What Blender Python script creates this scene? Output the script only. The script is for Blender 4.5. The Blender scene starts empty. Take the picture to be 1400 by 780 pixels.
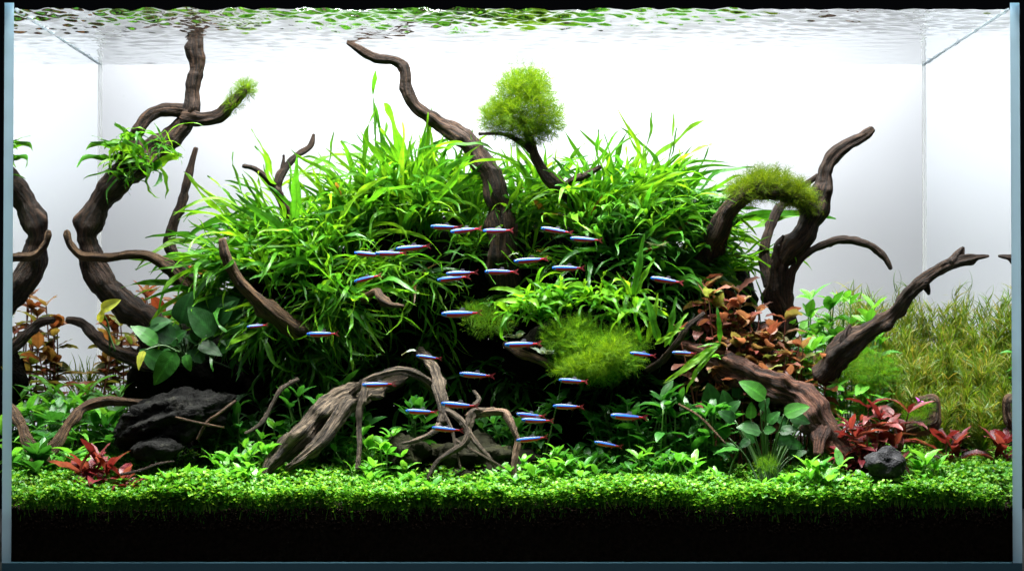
import bpy, bmesh, math, random
import numpy as np
from mathutils import Vector, Matrix, noise

random.seed(11)
rng = np.random.default_rng(11)
S = bpy.context.scene
COL = S.collection
R = math.radians

# ------------------------------------------------------------------ camera
D = 1.97                       # camera to the front glass, metres
ZE = 0.2124                    # eye level above the tank's underside
PITCH = R(1.29)
FPX = 2977.0                   # focal length in photo pixels (1400 wide)
cam = bpy.data.cameras.new('camera')
cam.sensor_width = 36.0
cam.lens = 36.0 * FPX / 1400.0
cam.clip_start = 0.05
cam.clip_end = 50
camo = bpy.data.objects.new('camera', cam)
camo.location = (0, -D, ZE)
camo.rotation_euler = (math.pi / 2 + PITCH, 0, 0)
COL.objects.link(camo)
S.camera = camo
S.render.resolution_x = 1024
S.render.resolution_y = 570

# ------------------------------------------------------------------ world and lamps (dark room, lamp over the tank, lamp behind it, added fill in front)
W = bpy.data.worlds.new('World')
S.world = W
W.use_nodes = True
W.node_tree.nodes['Background'].inputs[0].default_value = (0.55, 0.65, 0.8, 1)
W.node_tree.nodes['Background'].inputs[1].default_value = 0.003


def area(name, loc, rot, sx, sy, power, col, spread=180):
    l = bpy.data.lights.new(name, 'AREA')
    l.shape = 'RECTANGLE'
    l.size = sx
    l.size_y = sy
    l.energy = power
    l.color = col
    l.spread = R(spread)
    o = bpy.data.objects.new(name, l)
    o.location = loc
    o.rotation_euler = rot
    COL.objects.link(o)
    return o


area('tank_lamp', (0.0, 0.075, 0.88), (R(-1), 0, 0), 0.86, 0.20, 20.0, (1.0, 0.985, 0.94), 92)
area('backdrop_lamp', (0.02, 0.50, 0.84), (R(20), 0, 0), 0.74, 0.10, 15.5, (0.97, 0.98, 1.0))
area('front_fill', (0.0, -1.5, 1.5), (R(47), 0, 0), 1.2, 0.6, 9.0, (0.85, 0.92, 1.0))  # soft fill added in front to lift the dim recess and base strip

S.view_settings.view_transform = 'Standard'
S.view_settings.look = 'None'
S.view_settings.exposure = 0.0
S.view_settings.gamma = 1.0
S.render.engine = 'CYCLES'
S.cycles.max_bounces = 10
S.cycles.diffuse_bounces = 4
S.cycles.glossy_bounces = 5
S.cycles.transmission_bounces = 6
S.cycles.transparent_max_bounces = 24
S.cycles.caustics_reflective = False
S.cycles.caustics_refractive = False
S.cycles.sample_clamp_indirect = 4.0


# ------------------------------------------------------------------ pixel <-> place
def P(px, py, y):
    xc = (px - 700.0) / FPX
    zc = (390.0 - py) / FPX
    yd = math.cos(PITCH) - zc * math.sin(PITCH)
    zd = math.sin(PITCH) + zc * math.cos(PITCH)
    t = (y + D) / yd
    return Vector((xc * t, y, ZE + zd * t))


def proj(p):
    x, y, z = p[0], p[1] + D, p[2] - ZE
    yc = y * math.cos(PITCH) + z * math.sin(PITCH)
    zc = -y * math.sin(PITCH) + z * math.cos(PITCH)
    return 700 + FPX * x / yc, 390 - FPX * zc / yc


def M(px, y):
    return px * (D + y) / FPX


def gz(x, y):
    return 0.0545 + 0.125 * y + 0.0055 * noise.noise(Vector((x * 9, y * 9, 1.3))) + 0.0025 * noise.noise(Vector((x * 31, y * 31, 4.3)))


def ground(px, y, sink=0.0):
    x = (px - 700.0) / FPX * (y + D)
    return Vector((x, y, gz(x, y) - sink))


# ------------------------------------------------------------------ object helpers
def tag(o, label=None, cat=None, group=None, kind=None):
    if label:
        o['label'] = label
    if cat:
        o['category'] = cat
    if group:
        o['group'] = group
    if kind:
        o['kind'] = kind
    return o


def empty(name, loc):
    o = bpy.data.objects.new(name, None)
    o.empty_display_size = 0.01
    o.location = loc
    COL.objects.link(o)
    return o


def link(name, me, parent=None, mat_basis=None):
    o = bpy.data.objects.new(name, me)
    if parent is not None:
        o.parent = parent
    if mat_basis is not None:
        o.matrix_basis = mat_basis
    COL.objects.link(o)
    return o


def mesh(name, verts, faces, mats, smooth=True, uvs=None, midx=None):
    me = bpy.data.meshes.new(name)
    me.from_pydata([tuple(v) for v in verts], [], faces)
    for m in (mats if isinstance(mats, (list, tuple)) else [mats]):
        me.materials.append(m)
    if smooth:
        me.polygons.foreach_set('use_smooth', [True] * len(me.polygons))
    if midx is not None:
        me.polygons.foreach_set('material_index', midx)
    if uvs is not None:
        ul = me.uv_layers.new(name='UVMap')
        li = np.zeros(len(me.loops), dtype=np.int32)
        me.loops.foreach_get('vertex_index', li)
        ul.data.foreach_set('uv', np.asarray(uvs, dtype=np.float32)[li].ravel())
    me.update()
    return me


def np_mesh(name, V, F, mat, smooth=True):
    me = bpy.data.meshes.new(name)
    n, m, k = len(V), len(F), F.shape[1]
    me.vertices.add(n)
    me.vertices.foreach_set('co', V.astype(np.float32).ravel())
    me.loops.add(m * k)
    me.loops.foreach_set('vertex_index', F.astype(np.int32).ravel())
    me.polygons.add(m)
    me.polygons.foreach_set('loop_start', np.arange(0, m * k, k, dtype=np.int32))
    if smooth:
        me.polygons.foreach_set('use_smooth', np.ones(m, dtype=bool))
    me.materials.append(mat)
    me.update(calc_edges=True)
    return me


def scatter(name, tv, tf, mats4, mat, smooth=True):
    """one mesh out of N transformed copies of a small template (tv: Vx3, tf: Fxk, mats4: Nx4x4)"""
    N, V = len(mats4), len(tv)
    h = np.concatenate([tv, np.ones((V, 1))], 1)
    out = np.einsum('nij,vj->nvi', mats4, h)[:, :, :3].reshape(-1, 3)
    F = (tf[None] + (np.arange(N) * V)[:, None, None]).reshape(-1, tf.shape[1])
    return np_mesh(name, out, F, mat, smooth)


# ------------------------------------------------------------------ materials
def newmat(name):
    m = bpy.data.materials.new(name)
    m.use_nodes = True
    nt = m.node_tree
    nt.nodes.clear()
    out = nt.nodes.new('ShaderNodeOutputMaterial')
    return m, nt, out


def N(nt, t, **kw):
    n = nt.nodes.new(t)
    for k, v in kw.items():
        setattr(n, k, v)
    return n


def ramp(nt, fac, stops):
    r = N(nt, 'ShaderNodeValToRGB')
    el = r.color_ramp.elements
    while len(el) < len(stops):
        el.new(0.5)
    for e, (p, c) in zip(el, stops):
        e.position = p
        e.color = (*c, 1)
    nt.links.new(fac, r.inputs[0])
    return r.outputs[0]


def leaf_mat(name, c1, c2, c3=None, transl=0.42, rough=0.38, per='object', rib=0.75, spec=0.4, veins=0.0):
    m, nt, out = newmat(name)
    L = nt.links.new
    if per == 'object':
        rnd = N(nt, 'ShaderNodeObjectInfo').outputs['Random']
    else:
        rnd = N(nt, 'ShaderNodeNewGeometry').outputs['Random Per Island']
    stops = [(0.0, c1), (1.0, c2)] if c3 is None else [(0.0, c1), (0.55, c2), (1.0, c3)]
    col = ramp(nt, rnd, stops)
    tc = N(nt, 'ShaderNodeTexCoord')
    nz = N(nt, 'ShaderNodeTexNoise')
    nz.inputs['Scale'].default_value = 160
    nz.inputs['Detail'].default_value = 3
    geo = N(nt, 'ShaderNodeNewGeometry')
    L(geo.outputs['Position'], nz.inputs['Vector'])
    mul = N(nt, 'ShaderNodeMixRGB', blend_type='MULTIPLY')
    mul.inputs[0].default_value = 0.75
    L(col, mul.inputs[1])
    L(ramp(nt, nz.outputs[0], [(0.3, (0.55, 0.6, 0.5)), (0.68, (1.25, 1.2, 1.1))]), mul.inputs[2])
    colo = mul.outputs[0]
    if per == 'object':
        sep = N(nt, 'ShaderNodeSeparateXYZ')
        L(tc.outputs['UV'], sep.inputs[0])
        a = N(nt, 'ShaderNodeMath', operation='SUBTRACT')
        a.inputs[1].default_value = 0.5
        L(sep.outputs[0], a.inputs[0])
        b = N(nt, 'ShaderNodeMath', operation='ABSOLUTE')
        L(a.outputs[0], b.inputs[0])
        m2 = N(nt, 'ShaderNodeMixRGB', blend_type='MULTIPLY')
        m2.inputs[0].default_value = 1
        L(colo, m2.inputs[1])
        L(ramp(nt, b.outputs[0], [(0.03, (rib, rib, rib)), (0.1, (1, 1, 1))]), m2.inputs[2])
        colo = m2.outputs[0]
        if veins:
            q1 = N(nt, 'ShaderNodeMath', operation='MULTIPLY_ADD')
            q1.inputs[1].default_value = -1.1
            L(b.outputs[0], q1.inputs[0])
            L(sep.outputs[1], q1.inputs[2])
            q2 = N(nt, 'ShaderNodeMath', operation='MULTIPLY')
            q2.inputs[1].default_value = 62
            L(q1.outputs[0], q2.inputs[0])
            q3 = N(nt, 'ShaderNodeMath', operation='SINE')
            L(q2.outputs[0], q3.inputs[0])
            m3 = N(nt, 'ShaderNodeMixRGB', blend_type='MULTIPLY')
            m3.inputs[0].default_value = veins
            L(colo, m3.inputs[1])
            L(ramp(nt, q3.outputs[0], [(0.0, (0.8, 0.85, 0.8)), (0.75, (0.95, 0.95, 0.9)), (1.0, (1.5, 1.35, 1.2))]), m3.inputs[2])
            colo = m3.outputs[0]
    pr = N(nt, 'ShaderNodeBsdfPrincipled')
    L(colo, pr.inputs['Base Color'])
    pr.inputs['Roughness'].default_value = rough
    pr.inputs['Specular IOR Level'].default_value = spec
    bp = N(nt, 'ShaderNodeBump')
    bp.inputs['Strength'].default_value = 0.35
    bp.inputs['Distance'].default_value = 0.0008
    nz2 = N(nt, 'ShaderNodeTexNoise')
    nz2.inputs['Scale'].default_value = 420
    L(geo.outputs['Position'], nz2.inputs['Vector'])
    L(nz2.outputs[0], bp.inputs['Height'])
    L(bp.outputs[0], pr.inputs['Normal'])
    tr = N(nt, 'ShaderNodeBsdfTranslucent')
    br = N(nt, 'ShaderNodeMixRGB', blend_type='MULTIPLY')
    br.inputs[0].default_value = 1
    br.inputs[2].default_value = (1.7, 1.5, 0.8, 1)
    L(colo, br.inputs[1])
    L(br.outputs[0], tr.inputs[0])
    mx = N(nt, 'ShaderNodeMixShader')
    mx.inputs[0].default_value = transl
    L(pr.outputs[0], mx.inputs[1])
    L(tr.outputs[0], mx.inputs[2])
    L(mx.outputs[0], out.inputs[0])
    return m


def solid_mat(name, c1, c2, scale=40, rough=0.7, bump=0.4, bdist=0.002, stretch=(1, 1, 1), detail=6, spec=0.3, c3=None):
    m, nt, out = newmat(name)
    L = nt.links.new
    geo = N(nt, 'ShaderNodeNewGeometry')
    mp = N(nt, 'ShaderNodeMapping')
    mp.inputs['Scale'].default_value = stretch
    L(geo.outputs['Position'], mp.inputs[0])
    nz = N(nt, 'ShaderNodeTexNoise')
    nz.inputs['Scale'].default_value = scale
    nz.inputs['Detail'].default_value = detail
    nz.inputs['Roughness'].default_value = 0.65
    L(mp.outputs[0], nz.inputs['Vector'])
    st = [(0.32, c1), (0.68, c2)] if c3 is None else [(0.32, c1), (0.58, c2), (0.72, c3)]
    pr = N(nt, 'ShaderNodeBsdfPrincipled')
    L(ramp(nt, nz.outputs[0], st), pr.inputs['Base Color'])
    pr.inputs['Roughness'].default_value = rough
    pr.inputs['Specular IOR Level'].default_value = spec
    nz2 = N(nt, 'ShaderNodeTexNoise')
    nz2.inputs['Scale'].default_value = scale * 4
    nz2.inputs['Detail'].default_value = 5
    L(mp.outputs[0], nz2.inputs['Vector'])
    bp = N(nt, 'ShaderNodeBump')
    bp.inputs['Strength'].default_value = bump
    bp.inputs['Distance'].default_value = bdist
    L(nz2.outputs[0], bp.inputs['Height'])
    L(bp.outputs[0], pr.inputs['Normal'])
    L(pr.outputs[0], out.inputs[0])
    return m


def wood_mat(name, c1, c2, c3):
    """grain that runs along the limb: u runs round, v along it"""
    m, nt, out = newmat(name)
    L = nt.links.new
    tc = N(nt, 'ShaderNodeTexCoord')
    mp = N(nt, 'ShaderNodeMapping')
    mp.inputs['Scale'].default_value = (15, 13, 1)
    L(tc.outputs['UV'], mp.inputs[0])
    nz = N(nt, 'ShaderNodeTexNoise')
    nz.inputs['Scale'].default_value = 1.0
    nz.inputs['Detail'].default_value = 7
    nz.inputs['Roughness'].default_value = 0.7
    nz.inputs['Distortion'].default_value = 0.9
    L(mp.outputs[0], nz.inputs['Vector'])
    geo = N(nt, 'ShaderNodeNewGeometry')
    big = N(nt, 'ShaderNodeTexNoise')
    big.inputs['Scale'].default_value = 38
    big.inputs['Detail'].default_value = 4
    L(geo.outputs['Position'], big.inputs['Vector'])
    col = ramp(nt, nz.outputs[0], [(0.40, c1), (0.50, c2), (0.64, c3)])
    mul = N(nt, 'ShaderNodeMixRGB', blend_type='MULTIPLY')
    mul.inputs[0].default_value = 0.8
    L(col, mul.inputs[1])
    L(ramp(nt, big.outputs[0], [(0.35, (0.45, 0.43, 0.42)), (0.65, (1.3, 1.25, 1.2))]), mul.inputs[2])
    pr = N(nt, 'ShaderNodeBsdfPrincipled')
    pr.inputs['Roughness'].default_value = 0.72
    pr.inputs['Specular IOR Level'].default_value = 0.25
    L(mul.outputs[0], pr.inputs['Base Color'])
    bp = N(nt, 'ShaderNodeBump')
    bp.inputs['Strength'].default_value = 1.0
    bp.inputs['Distance'].default_value = 0.005
    L(nz.outputs[0], bp.inputs['Height'])
    kn = N(nt, 'ShaderNodeTexNoise')
    kn.inputs['Scale'].default_value = 190
    kn.inputs['Detail'].default_value = 6
    kn.inputs['Roughness'].default_value = 0.7
    L(geo.outputs['Position'], kn.inputs['Vector'])
    bp2 = N(nt, 'ShaderNodeBump')
    bp2.inputs['Strength'].default_value = 0.9
    bp2.inputs['Distance'].default_value = 0.004
    L(kn.outputs[0], bp2.inputs['Height'])
    L(bp.outputs[0], bp2.inputs['Normal'])
    L(bp2.outputs[0], pr.inputs['Normal'])
    L(pr.outputs[0], out.inputs[0])
    return m


def water_glass(name, ior=1.33, tint=(0.97, 0.99, 1.0), rough=0.0):
    """clear boundary to the air: passes light straight on, mirrors it beyond the critical angle"""
    m, nt, out = newmat(name)
    L = nt.links.new
    fr = N(nt, 'ShaderNodeFresnel')
    fr.inputs[0].default_value = ior
    tr = N(nt, 'ShaderNodeBsdfTransparent')
    tr.inputs[0].default_value = (0.98, 0.99, 1, 1)
    gl = N(nt, 'ShaderNodeBsdfGlossy')
    gl.inputs['Color'].default_value = (*tint, 1)
    gl.inputs['Roughness'].default_value = rough
    mx = N(nt, 'ShaderNodeMixShader')
    L(fr.outputs[0], mx.inputs[0])
    L(tr.outputs[0], mx.inputs[1])
    L(gl.outputs[0], mx.inputs[2])
    L(mx.outputs[0], out.inputs[0])
    return m


def clear_mat(name, c=(0.985, 0.99, 0.99)):
    m, nt, out = newmat(name)
    tr = N(nt, 'ShaderNodeBsdfTransparent')
    tr.inputs[0].default_value = (*c, 1)
    nt.links.new(tr.outputs[0], out.inputs[0])
    return m


def plain(name, c, rough=0.5, metal=0.0, spec=0.5, transl=0.0, sheen=None):
    m, nt, out = newmat(name)
    pr = N(nt, 'ShaderNodeBsdfPrincipled')
    pr.inputs['Base Color'].default_value = (*c, 1)
    pr.inputs['Roughness'].default_value = rough
    pr.inputs['Metallic'].default_value = metal
    pr.inputs['Specular IOR Level'].default_value = spec
    if transl:
        tr = N(nt, 'ShaderNodeBsdfTranslucent')
        tr.inputs[0].default_value = (*c, 1)
        mx = N(nt, 'ShaderNodeMixShader')
        mx.inputs[0].default_value = transl
        nt.links.new(pr.outputs[0], mx.inputs[1])
        nt.links.new(tr.outputs[0], mx.inputs[2])
        nt.links.new(mx.outputs[0], out.inputs[0])
    else:
        nt.links.new(pr.outputs[0], out.inputs[0])
    return m


def film(name, c, alpha):
    m, nt, out = newmat(name)
    pr = N(nt, 'ShaderNodeBsdfPrincipled')
    pr.inputs['Base Color'].default_value = (*c, 1)
    pr.inputs['Roughness'].default_value = 0.4
    tr = N(nt, 'ShaderNodeBsdfTransparent')
    mx = N(nt, 'ShaderNodeMixShader')
    mx.inputs[0].default_value = alpha
    nt.links.new(tr.outputs[0], mx.inputs[1])
    nt.links.new(pr.outputs[0], mx.inputs[2])
    nt.links.new(mx.outputs[0], out.inputs[0])
    return m


MAT = dict(
    clear=clear_mat('water_side_of_glass'),
    pane=water_glass('glass_to_air'),
    water=water_glass('water_to_air', 1.333, (0.98, 0.99, 0.99)),
    edge=plain('ground_glass_edge', (0.42, 0.60, 0.72), 0.35, transl=0.8),
    edge_low=plain('base_glass_edge', (0.05, 0.13, 0.17), 0.35),
    wet=film('wet_edge', (0.55, 0.66, 0.74), 0.6),
    seal=film('silicone', (0.9, 0.92, 0.92), 0.3),
    backdrop=solid_mat('backdrop_sheet', (0.80, 0.80, 0.82), (0.83, 0.83, 0.845), 6, 0.9, 0.0),
    soil=solid_mat('aquasoil', (0.004, 0.003, 0.002), (0.022, 0.014, 0.009), 260, 1.0, 1.0, 0.002, spec=0.05),
    grain=solid_mat('soil_grain', (0.006, 0.004, 0.003), (0.05, 0.032, 0.02), 300, 0.9, 0.6, 0.001, spec=0.1),
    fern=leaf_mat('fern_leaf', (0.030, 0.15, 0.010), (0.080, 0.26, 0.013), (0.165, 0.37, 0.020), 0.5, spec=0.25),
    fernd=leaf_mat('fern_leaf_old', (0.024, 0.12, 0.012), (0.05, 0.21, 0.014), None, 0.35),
    brown=leaf_mat('fern_leaf_brown', (0.10, 0.045, 0.012), (0.17, 0.10, 0.02), None, 0.4),
    broad=leaf_mat('broad_leaf', (0.010, 0.05, 0.012), (0.024, 0.11, 0.020), None, 0.3, 0.42, rib=1.6, spec=0.22, veins=0.8),
    broadl=leaf_mat('broad_leaf_light', (0.024, 0.12, 0.015), (0.05, 0.20, 0.024), None, 0.35, 0.42, rib=1.5, spec=0.22, veins=0.8),
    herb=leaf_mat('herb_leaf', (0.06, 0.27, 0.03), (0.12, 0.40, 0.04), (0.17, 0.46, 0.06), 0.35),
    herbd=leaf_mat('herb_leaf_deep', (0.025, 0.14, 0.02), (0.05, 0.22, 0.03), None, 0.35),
    redl=leaf_mat('red_leaf', (0.08, 0.008, 0.013), (0.15, 0.018, 0.026), (0.25, 0.07, 0.07), 0.35, spec=0.25),
    rust=leaf_mat('rust_leaf', (0.17, 0.035, 0.022), (0.20, 0.11, 0.04), (0.12, 0.20, 0.035), 0.4),
    copper=leaf_mat('copper_leaf', (0.13, 0.032, 0.030), (0.24, 0.11, 0.085), (0.15, 0.22, 0.06), 0.35, spec=0.25),
    yellow=leaf_mat('yellow_leaf', (0.45, 0.50, 0.06), (0.50, 0.55, 0.08), None, 0.4),
    silver=leaf_mat('silver_leaf', (0.20, 0.27, 0.22), (0.36, 0.42, 0.36), None, 0.15, 0.25),
    round_=leaf_mat('round_leaf', (0.05, 0.20, 0.05), (0.11, 0.30, 0.07), None, 0.35),
    carpet=leaf_mat('carpet_leaf', (0.022, 0.13, 0.008), (0.07, 0.26, 0.015), (0.24, 0.45, 0.06), 0.3, per='island', spec=0.15),
    moss=leaf_mat('moss_strand', (0.05, 0.13, 0.006), (0.10, 0.21, 0.008), (0.18, 0.30, 0.015), 0.5, 0.6, per='island', spec=0.1),
    mossd=leaf_mat('moss_strand_olive', (0.04, 0.08, 0.005), (0.085, 0.15, 0.008), (0.16, 0.23, 0.014), 0.5, 0.6, per='island', spec=0.1),
    mossg=leaf_mat('moss_strand_green', (0.035, 0.13, 0.008), (0.08, 0.21, 0.010), (0.17, 0.32, 0.02), 0.5, 0.6, per='island', spec=0.1),
    reed=leaf_mat('reed_blade', (0.065, 0.16, 0.010), (0.16, 0.27, 0.018), (0.32, 0.28, 0.06), 0.45, per='island'),
    grass=leaf_mat('grass_blade', (0.08, 0.26, 0.02), (0.18, 0.38, 0.05), (0.34, 0.46, 0.12), 0.4, per='island'),
    wood=wood_mat('driftwood', (0.005, 0.0028, 0.0016), (0.032, 0.017, 0.0095), (0.12, 0.068, 0.040)),
    woodg=wood_mat('driftwood_grey', (0.010, 0.007, 0.005), (0.075, 0.057, 0.038), (0.26, 0.20, 0.14)),
    woodr=wood_mat('driftwood_red', (0.010, 0.0035, 0.002), (0.070, 0.028, 0.016), (0.20, 0.090, 0.055)),
    woodp=wood_mat('driftwood_pale', (0.06, 0.036, 0.022), (0.20, 0.125, 0.075), (0.40, 0.29, 0.20)),
    woodt=wood_mat('driftwood_tan', (0.014, 0.007, 0.003), (0.080, 0.042, 0.019), (0.23, 0.14, 0.07)),
    stem=plain('stem_green', (0.12, 0.26, 0.05), 0.5, transl=0.3),
    stemd=plain('stem_dark', (0.03, 0.08, 0.015), 0.5, transl=0.2),
    stemr=plain('stem_red', (0.16, 0.05, 0.03), 0.5, transl=0.2),
    rock=solid_mat('lava_rock', (0.002, 0.002, 0.002), (0.011, 0.011, 0.010), 55, 0.85, 1.0, 0.004, c3=(0.035, 0.034, 0.026), spec=0.06),
    rockg=solid_mat('grey_rock', (0.010, 0.010, 0.011), (0.045, 0.045, 0.048), 110, 0.9, 1.0, 0.003, c3=(0.15, 0.14, 0.13), spec=0.1),
    rockm=solid_mat('mossy_rock', (0.006, 0.006, 0.004), (0.018, 0.018, 0.009), 45, 0.9, 1.0, 0.004, c3=(0.04, 0.05, 0.014), spec=0.08),
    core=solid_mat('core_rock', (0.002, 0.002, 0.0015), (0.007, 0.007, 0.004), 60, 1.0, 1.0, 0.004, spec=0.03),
    f_back=plain('tetra_back', (0.010, 0.013, 0.035), 0.45, spec=0.3),
    f_blue=plain('tetra_stripe', (0.025, 0.19, 0.80), 0.3, 0.0, 0.5),
    f_edge=plain('tetra_stripe_edge', (0.012, 0.035, 0.42), 0.35, 0.0, 0.4),
    f_red=plain('tetra_red', (0.70, 0.02, 0.035), 0.3),
    f_bel=plain('tetra_belly', (0.40, 0.10, 0.10), 0.35),
    f_fin=film('tetra_fin', (0.45, 0.42, 0.5), 0.45),
    f_tail=film('tetra_tail', (0.40, 0.05, 0.06), 0.42),
    f_eye=plain('tetra_eye', (0.01, 0.01, 0.012), 0.1),
    f_iris=plain('tetra_iris', (0.35, 0.75, 0.9), 0.2),
    pink=plain('magenta_marker', (0.85, 0.06, 0.65), 0.5),
    cup=film('clear_rubber', (0.85, 0.88, 0.85), 0.45),
)

# ------------------------------------------------------------------ setting: tank, water, soil, backdrop
HX = 0.450          # inner half width
TG = 0.0085         # glass thickness
DEPTH = 0.405
ZW = P(700, 13, 0).z
ZT = P(700, 6.0, 0).z
ZB = 0.0075


def slab(name, lo, hi, mats, parent, face_mats, flip=None):
    """box with a material index for the faces -x +x -y +y -z +z"""
    x0, y0, z0 = lo
    x1, y1, z1 = hi
    v = [(x0, y0, z0), (x1, y0, z0), (x1, y1, z0), (x0, y1, z0), (x0, y0, z1), (x1, y0, z1), (x1, y1, z1), (x0, y1, z1)]
    f = [(0, 4, 7, 3), (1, 2, 6, 5), (0, 1, 5, 4), (2, 3, 7, 6), (0, 3, 2, 1), (4, 5, 6, 7)]
    if flip is not None:            # face seen from the water side: the boundary to the air lies beyond it
        f[flip] = f[flip][::-1]
    me = mesh(name, v, f, mats, False, midx=face_mats)
    return link(name, me, parent)


tank = empty('aquarium', (0, 0, 0))
tag(tank, 'rimless clear glass aquarium holding the whole planted scene', 'aquarium')
gm = [MAT['clear'], MAT['pane'], MAT['edge'], MAT['edge_low']]
slab('side_pane', (-HX - TG, -TG, ZB), (-HX, DEPTH + TG, ZT), gm, tank, [0, 1, 2, 0, 0, 2], 1)
slab('side_pane', (HX, -TG, ZB), (HX + TG, DEPTH + TG, ZT), gm, tank, [1, 0, 2, 0, 0, 2], 0)
slab('front_pane', (-HX + .0004, -TG + .0006, ZB), (HX - .0004, 0, ZT - .0006), gm, tank, [0, 0, 1, 0, 0, 0])
slab('back_pane', (-HX + .0004, DEPTH, ZB), (HX - .0004, DEPTH + TG - .0006, ZT - .0006), gm, tank, [0, 0, 0, 1, 0, 0])
slab('base_pane', (-HX - TG, -TG, 0.0), (HX + TG, DEPTH + TG, ZB), gm, tank, [3, 3, 3, 3, 3, 3])
for sx in (-1, 1):
    x0, x1 = sorted((sx * (HX - .0003), sx * (HX - .0022)))
    slab('silicone_seam', (x0, DEPTH - .003, 0.06), (x1, DEPTH - .0004, ZW), [MAT['seal']], tank, [0] * 6)
    x0, x1 = sorted((sx * (HX + TG - .0006), sx * (HX + TG + .0009)))
    # wet line where the surface climbs the side glass, uneven in height
    vs, fs = [], []
    nseg = 60
    for i in range(nseg + 1):
        y = DEPTH * i / nseg
        h = 0.0013 + 0.0010 * noise.noise(Vector((y * 60, sx * 3, 0.4)))
        zc = ZW + 0.001 * noise.noise(Vector((y * 45, sx, 7)))
        vs += [(sx * (HX - .0006), y, zc - h), (sx * (HX - .0006), y, zc + h), (sx * (HX - .0022), y, zc)]
        if i:
            a = 3 * (i - 1)
            fs += [(a, a + 3, a + 4, a + 1), (a + 1, a + 4, a + 5, a + 2), (a + 2, a + 5, a + 3, a)]
    link('waterline', mesh('waterline', vs, fs, MAT['wet']), tank)

# water surface, rippled, seen from below
nx, ny = 420, 190
xs = np.linspace(-HX, HX, nx)
ys = np.linspace(0, DEPTH, ny)
X, Y = np.meshgrid(xs, ys)
Zs = np.zeros_like(X)
for k in range(46):
    lam = rng.uniform(0.008, 0.033)
    th = rng.normal(math.pi / 2, 0.62)
    a = 0.058 * lam / (2 * math.pi) * rng.uniform(0.5, 1.5)
    ph = rng.uniform(0, 6.28)
    Zs += a * np.sin(2 * math.pi / lam * (X * math.cos(th) + Y * math.sin(th)) + ph)
env = 0.35 + 0.65 / (1 + np.exp((X - 0.20) * 14))
Zs *= env * (1 + 0.35 / (1 + np.exp((Y - 0.10) * 40))) * (1 - 0.72 / (1 + np.exp(-(Y - 0.15) * 28)))
Zs += ZW
V = np.stack([X, Y, Zs], -1).reshape(-1, 3)
idx = np.arange(nx * ny).reshape(ny, nx)
F = np.stack([idx[:-1, :-1], idx[:-1, 1:], idx[1:, 1:], idx[1:, :-1]], -1).reshape(-1, 4)
tag(link('water_surface', np_mesh('water_surface', V, F, MAT['water'])), kind='structure')

# soil bed
nx, ny = 150, 60
vs, fs = [], []
for j in range(ny):
    for i in range(nx):
        x = -HX + 0.0003 + (2 * HX - 0.0006) * i / (nx - 1)
        y = 0.0045 + (DEPTH - 0.005) * j / (ny - 1) - 0.003 * (0.5 + noise.noise(Vector((x * 60, 0, 5)))) * (j == 0)
        vs.append((x, y, gz(x, y)))
for j in range(ny - 1):
    for i in range(nx - 1):
        a = j * nx + i
        fs.append((a, a + 1, a + nx + 1, a + nx))
b0 = len(vs)
ring = [i for i in range(nx)] + [j * nx + nx - 1 for j in range(1, ny)] + [(ny - 1) * nx + i for i in range(nx - 2, -1, -1)] + [j * nx for j in range(ny - 2, 0, -1)]
for r_ in ring:
    vs.append((vs[r_][0], vs[r_][1], ZB + 0.0004))
n_ = len(ring)
for i in range(n_):
    fs.append((ring[i], b0 + i, b0 + (i + 1) % n_, ring[(i + 1) % n_]))
fs.append(tuple(b0 + i for i in range(n_))[::-1])
tag(link('soil', mesh('soil', vs, fs, MAT['soil'], False)), kind='structure')

# white sheet behind the tank
slab('backdrop', (-0.545, 0.66, -0.02), (0.545, 0.664, 0.585), [MAT['backdrop']], None, [0] * 6)
tag(bpy.data.objects['backdrop'], kind='structure')
# black table top below
slab('table_top', (-0.75, -0.08, -0.03), (0.75, 0.70, -0.0005), [plain('black_table', (0.006, 0.006, 0.007), 0.5)], None, [0] * 6)
tag(bpy.data.objects['table_top'], kind='structure')


# ------------------------------------------------------------------ shapes: limb, rock, leaves
def catmull(pts, k):
    out = []
    n = len(pts)
    for i in range(n - 1):
        p0, p1, p2, p3 = pts[max(i - 1, 0)], pts[i], pts[i + 1], pts[min(i + 2, n - 1)]
        for s in range(k):
            t = s / k
            out.append([0.5 * ((2 * b) + (-a + c) * t + (2 * a - 5 * b + 4 * c - d) * t * t + (-a + 3 * b - 3 * c + d) * t ** 3)
                        for a, b, c, d in zip(p0, p1, p2, p3)])
    out.append(list(pts[-1]))
    return out


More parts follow.
